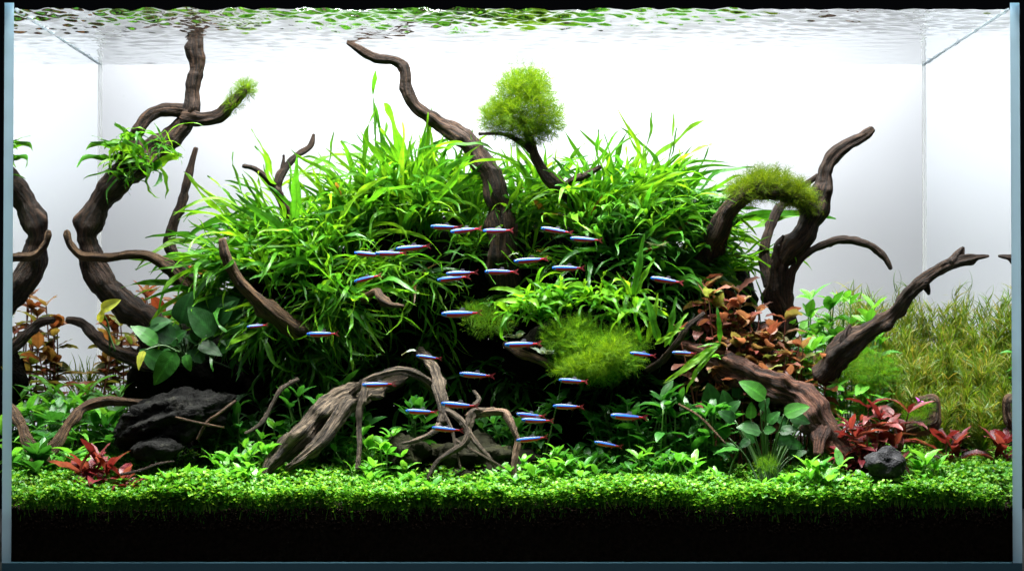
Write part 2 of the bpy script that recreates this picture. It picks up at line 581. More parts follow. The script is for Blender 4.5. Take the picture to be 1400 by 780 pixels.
def limb(name, pts, mat, parent, k=10, seg=18, rough=0.16, wob=0.10, blunt=True):
    """pts: (px, py, depth, radius_px); a gnarled tube, in the parent's local space"""
    w = []
    for px, py, d, r in pts:
        p = P(px, py, d)
        w.append((p.x, p.y, p.z, M(r * .9, d)))
    c = catmull(w, k)
    seg = int(seg * 1.9)
    org = Vector(parent.location)
    sd = random.uniform(0, 50)
    vs, fs, uv = [], [], []
    prev = None
    s = 0.0
    n = len(c)
    lobes = random.choice((3, 4, 5))
    tw = random.uniform(-30, 30)
    tot = sum((Vector(c[i][:3]) - Vector(c[i - 1][:3])).length for i in range(1, n))
    knots = [(random.uniform(0, tot), random.uniform(0, 6.28), random.uniform(.25, .6), random.uniform(.7, 1.5)) for _ in range(int(tot / .022) + 2)]
    for i, (x, y, z, r) in enumerate(c):
        p = Vector((x, y, z))
        a = Vector(c[max(i - 1, 0)][:3])
        b = Vector(c[min(i + 1, n - 1)][:3])
        t = (b - a).normalized()
        if prev is None:
            u = t.orthogonal().normalized()
        else:
            u = (prev - t * prev.dot(t)).normalized()
        prev = u
        v = t.cross(u)
        if i:
            s += (p - Vector(c[i - 1][:3])).length
        r = max(r, 0.0004)
        wv = Vector((noise.noise(Vector((s * 45, sd, 0))), noise.noise(Vector((s * 45, sd, 9))), noise.noise(Vector((s * 45, sd, 19))))) * r * wob * 3.2
        bulge = 1 + 0.22 * noise.noise(Vector((s * 55, sd, 33))) + 0.16 * noise.noise(Vector((s * 140, sd, 53)))
        for q in range(seg):
            th = 2 * math.pi * q / seg
            rr = r * bulge * (1 + rough * 0.55 * math.sin(lobes * th + tw * s) + rough * 0.9 * noise.noise(Vector((math.cos(th) * 1.6 + sd, math.sin(th) * 1.6, s * 26)))
                      + rough * 0.6 * noise.noise(Vector((math.cos(th) * 4 + sd, math.sin(th) * 4, s * 60)))
                      + rough * 0.75 * (abs(noise.noise(Vector((math.cos(th + tw * s * .2) * 5.5 + sd, math.sin(th + tw * s * .2) * 5.5, s * 15)))) - .25))
            for ks, kt, ka, kw in knots:
                if abs(ks - s) < 2.5 * r * kw:
                    dth = (th - kt + math.pi) % (2 * math.pi) - math.pi
                    rr += r * ka * math.exp(-((ks - s) / (r * kw * .8)) ** 2 - (dth / (.45 * kw)) ** 2)
            vs.append(p + wv + (u * math.cos(th) + v * math.sin(th)) * rr - org)
            uv.append((abs(2 * q / seg - 1), s * 4))
    for i in range(n - 1):
        for q in range(seg):
            a, b = i * seg + q, i * seg + (q + 1) % seg
            fs.append((a, b, b + seg, a + seg))
    # rounded, slightly broken ends
    for e, sgn in ((0, -1), (n - 1, 1)):
        p = Vector(c[e][:3]) - org
        o_ = Vector(c[1][:3]) - Vector(c[0][:3]) if e == 0 else Vector(c[-1][:3]) - Vector(c[-2][:3])
        o_ = o_.normalized() * sgn
        r = c[e][3]
        base = e * seg
        m0 = len(vs)
        for q in range(seg):
            vv = vs[base + q]
            vs.append(p + (vv - p) * 0.62 + o_ * r * 0.45 * random.uniform(0.6, 1.3))
            uv.append(uv[base + q])
        vs.append(p + o_ * r * 0.5)
        uv.append((0.5, uv[base][1]))
        for q in range(seg):
            a, b = base + q, base + (q + 1) % seg
            a2, b2 = m0 + q, m0 + (q + 1) % seg
            f1 = (a, b, b2, a2) if sgn > 0 else (b, a, a2, b2)
            f2 = (a2, b2, m0 + seg) if sgn > 0 else (b2, a2, m0 + seg)
            fs += [f1, f2]
    return link(name, mesh(name, vs, fs, mat, True, uvs=uv), parent)


def driftwood(name, label, limbs, mat, group=None, **kw):
    """limbs: list of (part name, points)"""
    p0 = limbs[0][1][0]
    r = empty(name, P(*p0[:3]))
    tag(r, label, 'driftwood', group)
    for nm, pts in limbs:
        limb(nm, pts, mat, r, **kw)
    return r


def rock(name, label, px, py, d, rx, rz, ry, mat, parent=None, rotz=0.0, tilt=0.0, amp=0.24, sub=4, group=None, freq=1.6):
    """rx, rz in pixels, ry in metres"""
    c = P(px, py, d)
    bm = bmesh.new()
    bmesh.ops.create_icosphere(bm, subdivisions=sub, radius=1)
    sd = Vector((random.uniform(0, 90), random.uniform(0, 90), 0))
    mt = Matrix.Rotation(tilt, 3, 'Y') @ Matrix.Rotation(rotz, 3, 'Z')
    for v in bm.verts:
        n = v.co.normalized()
        h = 1 + amp * noise.noise(n * freq + sd) + amp * 0.5 * abs(noise.noise(n * freq * 2.4 + sd)) + amp * 0.22 * noise.noise(n * freq * 6 + sd) + amp * .1 * noise.noise(n * freq * 15 + sd)
        v.co = mt @ Vector((n.x * h * M(rx, d), n.y * h * ry, n.z * h * M(rz, d)))
    me = bpy.data.meshes.new(name)
    bm.to_mesh(me)
    bm.free()
    me.materials.append(mat)
    me.polygons.foreach_set('use_smooth', [True] * len(me.polygons))
    o = link(name, me)
    o.location = c
    tag(o, label, 'rock', group)
    return o


def blade(shape, n, width, bend, twist, wave, fold, mat, petiole=0.0, seed=0, side=0.0):
    """a leaf of unit length growing along +Z and drooping towards +Y"""
    rs = random.Random(seed)
    vs, fs, uv = [], [], []
    y = z = x = 0.0
    dt = 1.0 / n
    ph, ph2 = rs.uniform(0, 6), rs.uniform(0, 6)
    fr = rs.uniform(14, 22)
    for i in range(n + 1):
        t = i / n
        if shape == 'strap':
            w = min(1.0, (t * 5 + .12)) ** 0.7 * (1 - t ** 3.2) ** 0.8
            w *= 1 + 0.16 * math.sin(fr * t + ph)
        elif shape == 'lance':
            w = math.sin(math.pi * min(1, t ** 0.85)) ** 0.85
        elif shape == 'ovate':
            u = max(0.0, (t - petiole) / (1 - petiole))
            w = (math.sin(math.pi * u ** 0.62) ** 0.72) if u > 0 else 0.04
        else:                                          # round
            w = math.sqrt(max(0.0, 1 - (2 * t - 1) ** 2))
        w = max(w, 0.03) * width * 0.5
        ang = bend * (t ** 1.25)
        tg = Vector((0, math.sin(ang), math.cos(ang)))
        up = Vector((0, -math.cos(ang), math.sin(ang)))
        tw = twist * t
        ax = Vector((1, 0, 0)) * math.cos(tw) + up * math.sin(tw)
        un = up * math.cos(tw) - Vector((1, 0, 0)) * math.sin(tw)
        p = Vector((x + side * math.sin(2.2 * t + ph2) * t + side * .16 * math.sin(9 * t + ph), y + side * .12 * math.sin(11 * t + ph2), z))
        wl = wave * width * math.sin(fr * t + ph)
        wr = wave * width * math.sin(fr * t * 1.1 + ph2)
        vs += [p - ax * w + un * (fold * w + wl), p, p + ax * w + un * (fold * w + wr)]
        uv += [(0, t), (0.5, t), (1, t)]
        y += math.sin(ang) * dt
        z += math.cos(ang) * dt
    for i in range(n):
        a = 3 * i
        fs += [(a, a + 1, a + 4, a + 3), (a + 1, a + 2, a + 5, a + 4)]
    return mesh('leaf', vs, fs, mat, True, uvs=uv)


def lib(shape, mat, count, width, bend, twist=0.4, wave=0.03, fold=0.25, n=9, petiole=0.0, side=0.0):
    out = []
    for i in range(count):
        out.append(blade(shape, n, random.uniform(*width), random.uniform(*bend), random.uniform(-twist, twist), wave * random.uniform(.4, 1.4), fold * random.uniform(.5, 1.3), mat, petiole, random.random(), side * random.uniform(-1, 1)))
    return out


LEAF = dict(
    fern=lib('strap', MAT['fern'], 48, (0.040, 0.068), (0.1, 2.6), 2.4, 0.22, 0.4, 16, side=0.26),
    fernd=lib('strap', MAT['fernd'], 16, (0.055, 0.09), (0.3, 2.2), 2.0, 0.18, 0.35, 14, side=0.2),
    fernb=lib('strap', MAT['fern'], 16, (0.10, 0.17), (0.6, 2.4), 1.4, 0.14, 0.35, 12, side=0.15),
    ferns=lib('strap', MAT['fern'], 8, (0.11, 0.14), (0.1, 0.8), 0.7, 0.16, 0.3, 18, side=.06),
    brown=lib('strap', MAT['brown'], 6, (0.06, 0.09), (0.3, 1.2), 0.8, 0.06, 0.35, 10),
    herb=lib('lance', MAT['herb'], 8, (0.34, 0.48), (0.3, 1.1), 0.3, 0.03, 0.3, 7),
    herbd=lib('lance', MAT['herbd'], 8, (0.30, 0.42), (0.3, 1.2), 0.4, 0.03, 0.3, 7),
    herbl=lib('lance', MAT['herb'], 6, (0.16, 0.24), (0.6, 1.6), 0.5, 0.03, 0.3, 9),
    red=lib('lance', MAT['redl'], 10, (0.24, 0.36), (0.2, 1.3), 0.5, 0.05, 0.35, 9),
    rust=lib('lance', MAT['rust'], 10, (0.36, 0.55), (0.2, 1.2), 0.5, 0.05, 0.3, 7),
    copper=lib('lance', MAT['copper'], 14, (0.42, 0.64), (0.1, 1.5), 0.8, 0.06, 0.3, 8),
    silver=lib('lance', MAT['silver'], 6, (0.40, 0.55), (0.2, 0.8), 0.3, 0.03, 0.2, 6),
    round_=lib('round', MAT['round_'], 5, (0.8, 1.0), (0.1, 0.6), 0.2, 0.02, 0.15, 6),
    broad=lib('ovate', MAT['broad'], 8, (0.62, 0.78), (0.1, 0.7), 0.25, 0.02, 0.16, 10),
    broadl=lib('ovate', MAT['broadl'], 5, (0.50, 0.62), (0.3, 0.9), 0.25, 0.03, 0.2, 10),
    yellow=lib('ovate', MAT['yellow'], 3, (0.42, 0.5), (0.3, 0.7), 0.3, 0.02, 0.35, 8),
)


def frame(base, z, droop, scale, jitter=0.0):
    z = z.normalized()
    y = droop - z * droop.dot(z)
    if y.length < 0.15:
        y = Vector((random.uniform(-1, 1), random.uniform(-1, 1), random.uniform(-.2, .2)))
        y = y - z * y.dot(z)
    y.normalize()
    if jitter:
        y = Matrix.Rotation(random.uniform(-jitter, jitter), 3, z) @ y
    x = y.cross(z)
    m = Matrix.Identity(4)
    for i in range(3):
        m[i][0], m[i][1], m[i][2], m[i][3] = x[i] * scale, y[i] * scale, z[i] * scale, base[i]
    return m


DOWN = Vector((0, 0, -1))


def leaf(root, kind, base, z, length, droop=DOWN, jitter=0.6):
    return link('leaf', random.choice(LEAF[kind]), root, frame(base, z, droop, length, jitter))


def rod(name, pts, r0, r1, mat, parent, seg=6):
    """thin smooth stem through local points"""
    c = catmull([tuple(p) for p in pts], 4)
    vs, fs = [], []
    n = len(c)
    prev = None
    for i in range(n):
        p = Vector(c[i])
        t = (Vector(c[min(i + 1, n - 1)]) - Vector(c[max(i - 1, 0)])).normalized()
        u = t.orthogonal().normalized() if prev is None else (prev - t * prev.dot(t)).normalized()
        prev = u
        v = t.cross(u)
        r = r0 + (r1 - r0) * i / (n - 1)
        for q in range(seg):
            a = 2 * math.pi * q / seg
            vs.append(p + (u * math.cos(a) + v * math.sin(a)) * r)
    for i in range(n - 1):
        for q in range(seg):
            a, b = i * seg + q, i * seg + (q + 1) % seg
            fs.append((a, b, b + seg, a + seg))
    fs.append(tuple(range(seg))[::-1])
    fs.append(tuple((n - 1) * seg + q for q in range(seg)))
    return link(name, mesh(name, vs, fs, mat), parent)


def rdir(up=0.5, spread=1.0):
    a = random.uniform(0, 2 * math.pi)
    return Vector((math.cos(a) * spread, math.sin(a) * spread, up)).normalized()


# ------------------------------------------------------------------ rocks of the mound
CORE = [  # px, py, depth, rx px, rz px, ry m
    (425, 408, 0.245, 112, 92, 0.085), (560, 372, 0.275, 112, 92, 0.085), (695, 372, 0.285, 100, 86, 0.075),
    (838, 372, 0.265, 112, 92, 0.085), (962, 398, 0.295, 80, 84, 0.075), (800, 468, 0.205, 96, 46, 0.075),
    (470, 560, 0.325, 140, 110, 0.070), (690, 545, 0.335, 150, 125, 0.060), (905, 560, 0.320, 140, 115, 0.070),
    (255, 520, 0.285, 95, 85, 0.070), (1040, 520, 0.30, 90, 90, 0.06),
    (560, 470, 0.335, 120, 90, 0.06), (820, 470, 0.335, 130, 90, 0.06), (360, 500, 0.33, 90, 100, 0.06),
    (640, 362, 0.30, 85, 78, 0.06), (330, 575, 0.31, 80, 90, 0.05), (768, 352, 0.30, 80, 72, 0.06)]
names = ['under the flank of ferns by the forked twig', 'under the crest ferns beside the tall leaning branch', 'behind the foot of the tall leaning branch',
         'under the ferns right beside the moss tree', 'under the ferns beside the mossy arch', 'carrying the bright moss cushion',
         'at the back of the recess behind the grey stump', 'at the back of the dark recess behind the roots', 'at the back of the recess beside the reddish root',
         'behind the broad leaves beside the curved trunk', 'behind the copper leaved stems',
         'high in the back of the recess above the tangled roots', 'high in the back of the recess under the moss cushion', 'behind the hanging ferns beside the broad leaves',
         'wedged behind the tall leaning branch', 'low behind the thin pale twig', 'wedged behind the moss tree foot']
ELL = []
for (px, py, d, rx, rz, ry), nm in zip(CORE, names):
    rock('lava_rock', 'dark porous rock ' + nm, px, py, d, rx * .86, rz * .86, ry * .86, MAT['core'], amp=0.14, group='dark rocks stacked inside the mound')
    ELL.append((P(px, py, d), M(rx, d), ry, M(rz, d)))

o = rock('black_rock', 'large black rugged rock lying beside the red plant', 240, 572, 0.135, 76, 36, 0.05, MAT['rock'], tilt=R(-14), amp=0.34, freq=2.0, sub=5)
rock('black_rock', 'small low dark rock in front of the large black rock', 214, 614, 0.085, 34, 16, 0.022, MAT['rock'], tilt=R(-6))
rock('mossy_rock', 'broad mossy brown rock under the tangled roots', 650, 640, 0.155, 70, 38, 0.05, MAT['rockm'], amp=0.42, freq=2.1, sub=5)
rock('mossy_rock', 'low mossy rock beside the leafy herb and the grey stump', 552, 618, 0.13, 32, 24, 0.03, MAT['rockm'], amp=0.36)
rock('grey_rock', 'small grey speckled stone resting on the carpet', 1211, 634, 0.045, 26, 20, 0.018, MAT['rockg'], amp=0.34, tilt=R(-14))

# ------------------------------------------------------------------ driftwood
driftwood('driftwood', 'thick dark curved driftwood trunk reaching up to the water surface', [
    ('trunk', [(225, 470, .22, 25.8), (188, 432, .215, 23.2), (150, 398, .21, 19.8), (125, 358, .207, 16.3), (118, 322, .205, 15.5), (130, 286, .205, 17.2), (155, 252, .205, 19.8), (188, 225, .207, 20.6), (222, 200, .21, 18.9), (247, 175, .21, 13.8), (260, 152, .21, 11.2)]),
    ('branch', [(258, 160, .21, 14), (263, 130, .21, 12), (268, 98, .21, 11.5), (269, 66, .21, 11), (268, 38, .21, 10)]),
    ('branch', [(252, 158, .209, 12), (276, 163, .205, 11), (300, 158, .20, 11), (318, 142, .197, 9), (338, 119, .195, 6)]),
    ('branch', [(168, 238, .205, 14), (180, 202, .203, 12), (196, 167, .203, 10), (222, 150, .206, 10), (256, 153, .21, 11)]),
], MAT['wood'], seg=22)
driftwood('driftwood', 'thin curling brown branch crossing in front of the curved trunk', [
    ('branch', [(91, 316, .185, 4), (96, 334, .185, 5), (112, 349, .185, 6), (145, 352, .183, 6), (180, 348, .183, 6), (205, 350, .185, 7), (230, 366, .19, 9), (252, 388, .2, 11), (280, 402, .205, 15), (320, 420, .22, 18)])], MAT['woodt'])
driftwood('driftwood', 'upright dark stick rising behind the thin curling branch', [
    ('branch', [(268, 203, .25, 4), (258, 240, .25, 6), (246, 285, .25, 7), (234, 318, .25, 8), (236, 345, .25, 9), (256, 376, .25, 10), (290, 405, .25, 12)])], MAT['wood'])
driftwood('driftwood', 'short dark bent branch low beside the curved trunk', [
    ('branch', [(92, 437, .20, 5), (112, 441, .2, 7), (130, 460, .2, 8), (152, 478, .2, 9), (185, 490, .21, 11), (220, 500, .23, 14)])], MAT['wood'])
driftwood('driftwood', 'tan gnarled root bending down to the carpet behind the red plant', [
    ('root', [(58, 630, .115, 9), (78, 604, .12, 9), (95, 580, .13, 8), (115, 556, .14, 8), (150, 548, .15, 7), (200, 551, .16, 6)])], MAT['woodt'])
driftwood('driftwood', 'small black forked twig sticking up out of the ferns', [
    ('branch', [(402, 312, .2, 8), (392, 288, .195, 6.5), (380, 264, .19, 6), (384, 240, .19, 6), (405, 214, .19, 5), (424, 200, .19, 4.5), (429, 184, .19, 2.5)]),
    ('branch', [(384, 268, .19, 6), (366, 245, .188, 4.5), (350, 231, .187, 4), (332, 227, .186, 2.5)]),
    ('branch', [(385, 240, .19, 5), (387, 224, .19, 3), (388, 212, .19, 1.5)])], MAT['wood'], seg=12)
driftwood('driftwood', 'brown slanting branch leaning out of the ferns above the broad leaves', [
    ('branch', [(304, 328, .10, 6), (309, 350, .10, 8), (325, 382, .105, 8.5), (350, 408, .11, 10), (378, 434, .125, 13), (410, 452, .15, 14), (440, 455, .19, 12)])], MAT['woodt'])
driftwood('driftwood', 'tall leaning driftwood branch with crooked tip rising from the mound', [
    ('trunk', [(476, 59, .225, 4), (494, 70, .225, 6.5), (516, 80, .225, 7), (538, 82, .225, 7.5), (552, 94, .225, 8.5), (557, 118, .225, 8.5), (569, 146, .225, 9), (598, 168, .225, 12), (632, 188, .22, 15), (658, 218, .215, 17), (674, 256, .21, 17), (686, 298, .208, 18), (692, 345, .21, 20), (694, 395, .235, 20)])], MAT['wood'], seg=22)
driftwood('driftwood', 'dark bent branch carrying the round moss crown like a tree', [
    ('trunk', [(800, 300, .22, 15), (776, 264, .185, 12), (752, 246, .175, 10), (735, 222, .17, 8), (728, 200, .17, 7), (720, 180, .17, 6), (714, 160, .17, 4)]),
    ('branch', [(768, 258, .182, 6), (785, 245, .172, 5), (802, 240, .168, 5), (821, 228, .165, 3)]),
    ('branch', [(728, 208, .17, 5), (708, 192, .168, 4), (686, 183, .167, 3), (655, 183, .166, 2)])], MAT['wood'], seg=14)
driftwood('driftwood', 'twisted dark trunk with long arm beside the copper leaved stems', [
    ('trunk', [(1075, 455, .22, 16), (1069, 418, .215, 14), (1064, 380, .21, 15), (1070, 350, .21, 17), (1092, 328, .21, 17), (1104, 306, .21, 15), (1118, 280, .21, 18), (1127, 255, .21, 16), (1129, 232, .21, 12), (1140, 212, .21, 11), (1160, 197, .21, 9.5), (1180, 188, .21, 8), (1193, 177, .21, 5)]),
    ('branch', [(1076, 425, .213, 10), (1077, 392, .208, 9), (1087, 364, .205, 7), (1110, 342, .203, 5.5), (1140, 329, .20, 5.5), (1165, 328, .20, 6), (1192, 336, .20, 5.5), (1210, 352, .20, 5), (1218, 367, .20, 3.5)]),
    ('branch', [(1052, 390, .22, 10), (1044, 350, .225, 8), (1050, 318, .23, 7), (1064, 287, .235, 6), (1090, 262, .24, 5), (1118, 240, .24, 4)]),
    ('branch', [(1062, 365, .205, 7), (1063, 340, .203, 6), (1071, 322, .203, 2)]),
    ('branch', [(1118, 290, .205, 6), (1115, 272, .203, 5), (1113, 256, .203, 2)])], MAT['wood'], seg=20)
driftwood('driftwood', 'arched dark branch wrapped in a sleeve of moss', [
    ('branch', [(962, 355, .21, 15), (982, 315, .18, 14), (1000, 282, .17, 13), (1026, 264, .17, 12), (1056, 263, .175, 11), (1082, 269, .185, 10), (1112, 286, .20, 9)])], MAT['wood'])
driftwood('driftwood', 'dark pointed branch slanting up towards the side glass', [
    ('trunk', [(1125, 515, .14, 17), (1145, 490, .13, 18), (1165, 470, .12, 17), (1192, 453, .11, 13), (1220, 429, .10, 11), (1243, 401, .09, 11), (1270, 377, .08, 9), (1298, 362, .072, 8), (1322, 354, .067, 7), (1352, 350, .063, 1.5)]),
    ('branch', [(1262, 386, .083, 8), (1267, 394, .083, 5), (1270, 402, .083, 2)]),
    ('branch', [(1305, 360, .07, 9), (1312, 348, .07, 7), (1317, 338, .07, 2)]),
    ('branch', [(1162, 478, .12, 10), (1158, 458, .12, 7), (1162, 444, .12, 2.5)])], MAT['wood'], rough=0.24)
driftwood('driftwood', 'massive reddish brown ridged root sloping down to the carpet', [
    ('trunk', [(930, 478, .19, 12), (965, 485, .16, 15), (1005, 503, .145, 18), (1048, 523, .13, 21), (1088, 543, .12, 24), (1118, 570, .11, 24), (1140, 598, .10, 20), (1160, 628, .09, 14), (1180, 652, .085, 7)]),
    ('root', [(1128, 585, .10, 14), (1122, 602, .09, 10), (1118, 622, .085, 7)])], MAT['woodr'], seg=28, rough=0.26)
driftwood('driftwood', 'weathered grey driftwood stump with a hollow, resting on the carpet', [
    ('trunk', [(548, 520, .19, 10), (510, 531, .15, 14), (476, 539, .125, 16), (447, 556, .11, 16), (422, 580, .10, 15), (398, 605, .09, 16), (376, 630, .085, 11), (362, 648, .08, 5)]),
    ('root', [(500, 540, .135, 11), (474, 556, .11, 11), (458, 578, .098, 11), (438, 604, .088, 10), (414, 624, .08, 7), (392, 640, .078, 4)]),
    ('branch', [(478, 540, .12, 5), (505, 520, .108, 6), (530, 510, .105, 6), (558, 509, .11, 6), (585, 522, .125, 6), (600, 545, .15, 6)]),
    ('branch', [(500, 524, .104, 5.5), (498, 540, .10, 5.5), (492, 560, .097, 5), (490, 585, .094, 4.5), (491, 612, .088, 3.5), (489, 640, .082, 3)])], MAT['woodg'], seg=22, rough=0.28)
driftwood('driftwood', 'tangle of dark spreading roots straddling the mossy rock', [
    ('trunk', [(572, 482, .2, 9), (591, 500, .15, 8), (600, 525, .12, 8.5), (605, 555, .105, 8.5), (604, 578, .098, 7)]),
    ('root', [(604, 576, .098, 4.5), (590, 592, .09, 4), (568, 602, .085, 3.5), (550, 606, .083, 2)]),
    ('root', [(608, 560, .102, 4), (625, 570, .095, 4), (640, 588, .088, 5), (634, 606, .084, 4.5), (612, 620, .08, 4), (597, 632, .077, 3.5), (586, 655, .073, 3)]),
    ('root', [(640, 590, .088, 5), (655, 610, .083, 4), (668, 624, .08, 3), (676, 640, .078, 2)]),
    ('root', [(638, 590, .09, 6), (646, 566, .095, 6.5), (660, 562, .095, 6), (676, 561, .093, 5.5)]),
    ('root', [(622, 600, .09, 2.5), (640, 612, .084, 2.2), (660, 622, .08, 2), (690, 640, .076, 1.4)]),
    ('root', [(604, 560, .1, 3), (618, 585, .092, 2.5), (622, 606, .088, 2), (630, 640, .08, 1.5)]),
    ('root', [(648, 555, .10, 4), (655, 545, .105, 3.5), (648, 534, .11, 2.5)])], MAT['woodg'], seg=14)
driftwood('driftwood', 'pale tan knotted root bent down like a hook to the carpet', [
    ('root', [(640, 568, .10, 6), (665, 563, .094, 5.5), (688, 562, .09, 5.5), (696, 572, .087, 5.5), (702, 588, .083, 4.5), (708, 602, .08, 4.5), (705, 625, .075, 4.5), (702, 640, .072, 4.5), (700, 660, .068, 3.5)])], MAT['woodp'], seg=14, rough=0.3, wob=0.2)
for lab, pts, mt in [
    ('thin pale twig leaning against the dark rocks beside the grey stump', [(335, 592, .09, 2.5), (358, 577, .095, 3), (372, 552, .10, 3.2), (386, 530, .105, 3.5), (408, 518, .12, 3)], 'woodg'),
    ('slender crooked twig in front of the large black rock', [(270, 600, .068, 2.5), (282, 578, .07, 2.5), (300, 564, .072, 2.5), (322, 548, .08, 2)], 'woodt'),
    ('slender horizontal twig lying across the large black rock', [(240, 570, .066, 2), (262, 575, .066, 2.2), (284, 580, .068, 2), (306, 584, .072, 1.6)], 'woodt'),
    ('short brown stub poking out of the ferns above the recess', [(498, 408, .15, 8), (514, 398, .13, 5), (522, 408, .12, 7), (534, 416, .115, 5), (552, 418, .11, 2)], 'woodt'),
    ('dark curved twig beside the textured fern blades', [(885, 505, .15, 6), (908, 490, .135, 5.5), (926, 468, .125, 5.5), (940, 446, .12, 5), (962, 428, .12, 3)], 'wood'),
    ('thin pale runner hanging in the shade beside the broad leaves', [(928, 552, .1, 1.6), (955, 568, .095, 2), (975, 588, .09, 1.8), (992, 606, .086, 1.5)], 'woodt'),
    ('dark thin twig lying on the carpet below the red plant', [(165, 648, .03, 1.8), (190, 643, .03, 2), (215, 634, .033, 2), (238, 630, .036, 1.4)], 'wood'),
    ('brown branch piece under the bright moss cushion', [(690, 470, .17, 5), (715, 484, .15, 7), (742, 494, .14, 6), (768, 508, .15, 4)], 'woodt')]:
    driftwood('twig', lab, [('branch', pts)], MAT[mt], seg=10)
loop = driftwood('driftwood', 'hook shaped tan wood loop standing among the reeds', [
    ('branch', [(1226, 610, .15, 8), (1236, 590, .15, 9), (1250, 585, .155, 11), (1270, 580, .16, 11), (1279, 566, .165, 10), (1275, 551, .167, 11), (1258, 546, .168, 9)])], MAT['woodt'], rough=0.3, wob=0.2)


# ------------------------------------------------------------------ ferns
def fern(base, nrm, n, lrange, kind, label, group, up=0.55, spread=0.75, old=0.0, lean=0.0):
    r = empty('fern', base)
    tag(r, label, 'fern', group)
    n = int(n * 1.35)
    for i in range(n):
        dv = (nrm * 0.9 + Vector((random.gauss(0, spread) + lean, random.gauss(0, spread) - 0.12, random.gauss(0, spread * .6) + up)))
        if dv.y > 0.5:
            dv.y *= 0.3
        k = kind
        if random.random() < old:
            k = 'fernd'
        if random.random() < .003:
            k = 'brown'
        L = M(random.uniform(*lrange) * random.choice((.8, .95, 1.1, 1.1, 1.2, 1.55)), base.y)
        off = Vector((random.gauss(0, .004), random.gauss(0, .004), random.gauss(0, .003)))
        leaf(r, k, off, dv, L, jitter=1.2)
    return r


def on_view(px, py):
    """where the sight line through a pixel meets the stacked rocks, and the outward direction there"""
    o = Vector((0, -D, ZE))
    d = (P(px, py, 0.2) - o).normalized()
    best = None
    for c, rx, ry, rz in ELL:
        q = o - c
        A = Vector((q.x / rx, q.y / ry, q.z / rz))
        B = Vector((d.x / rx, d.y / ry, d.z / rz))
        a_, b_, c_ = B.dot(B), 2 * A.dot(B), A.dot(A) - 0.92
        disc = b_ * b_ - 4 * a_ * c_
        if disc < 0:
            continue
        t = (-b_ - math.sqrt(disc)) / (2 * a_)
        if best is None or t < best[0]:
            p = o + d * t
            best = (t, p, Vector(((p.x - c.x) / rx ** 2, (p.y - c.y) / ry ** 2, (p.z - c.z) / rz ** 2)).normalized())
    return best and best[1:]


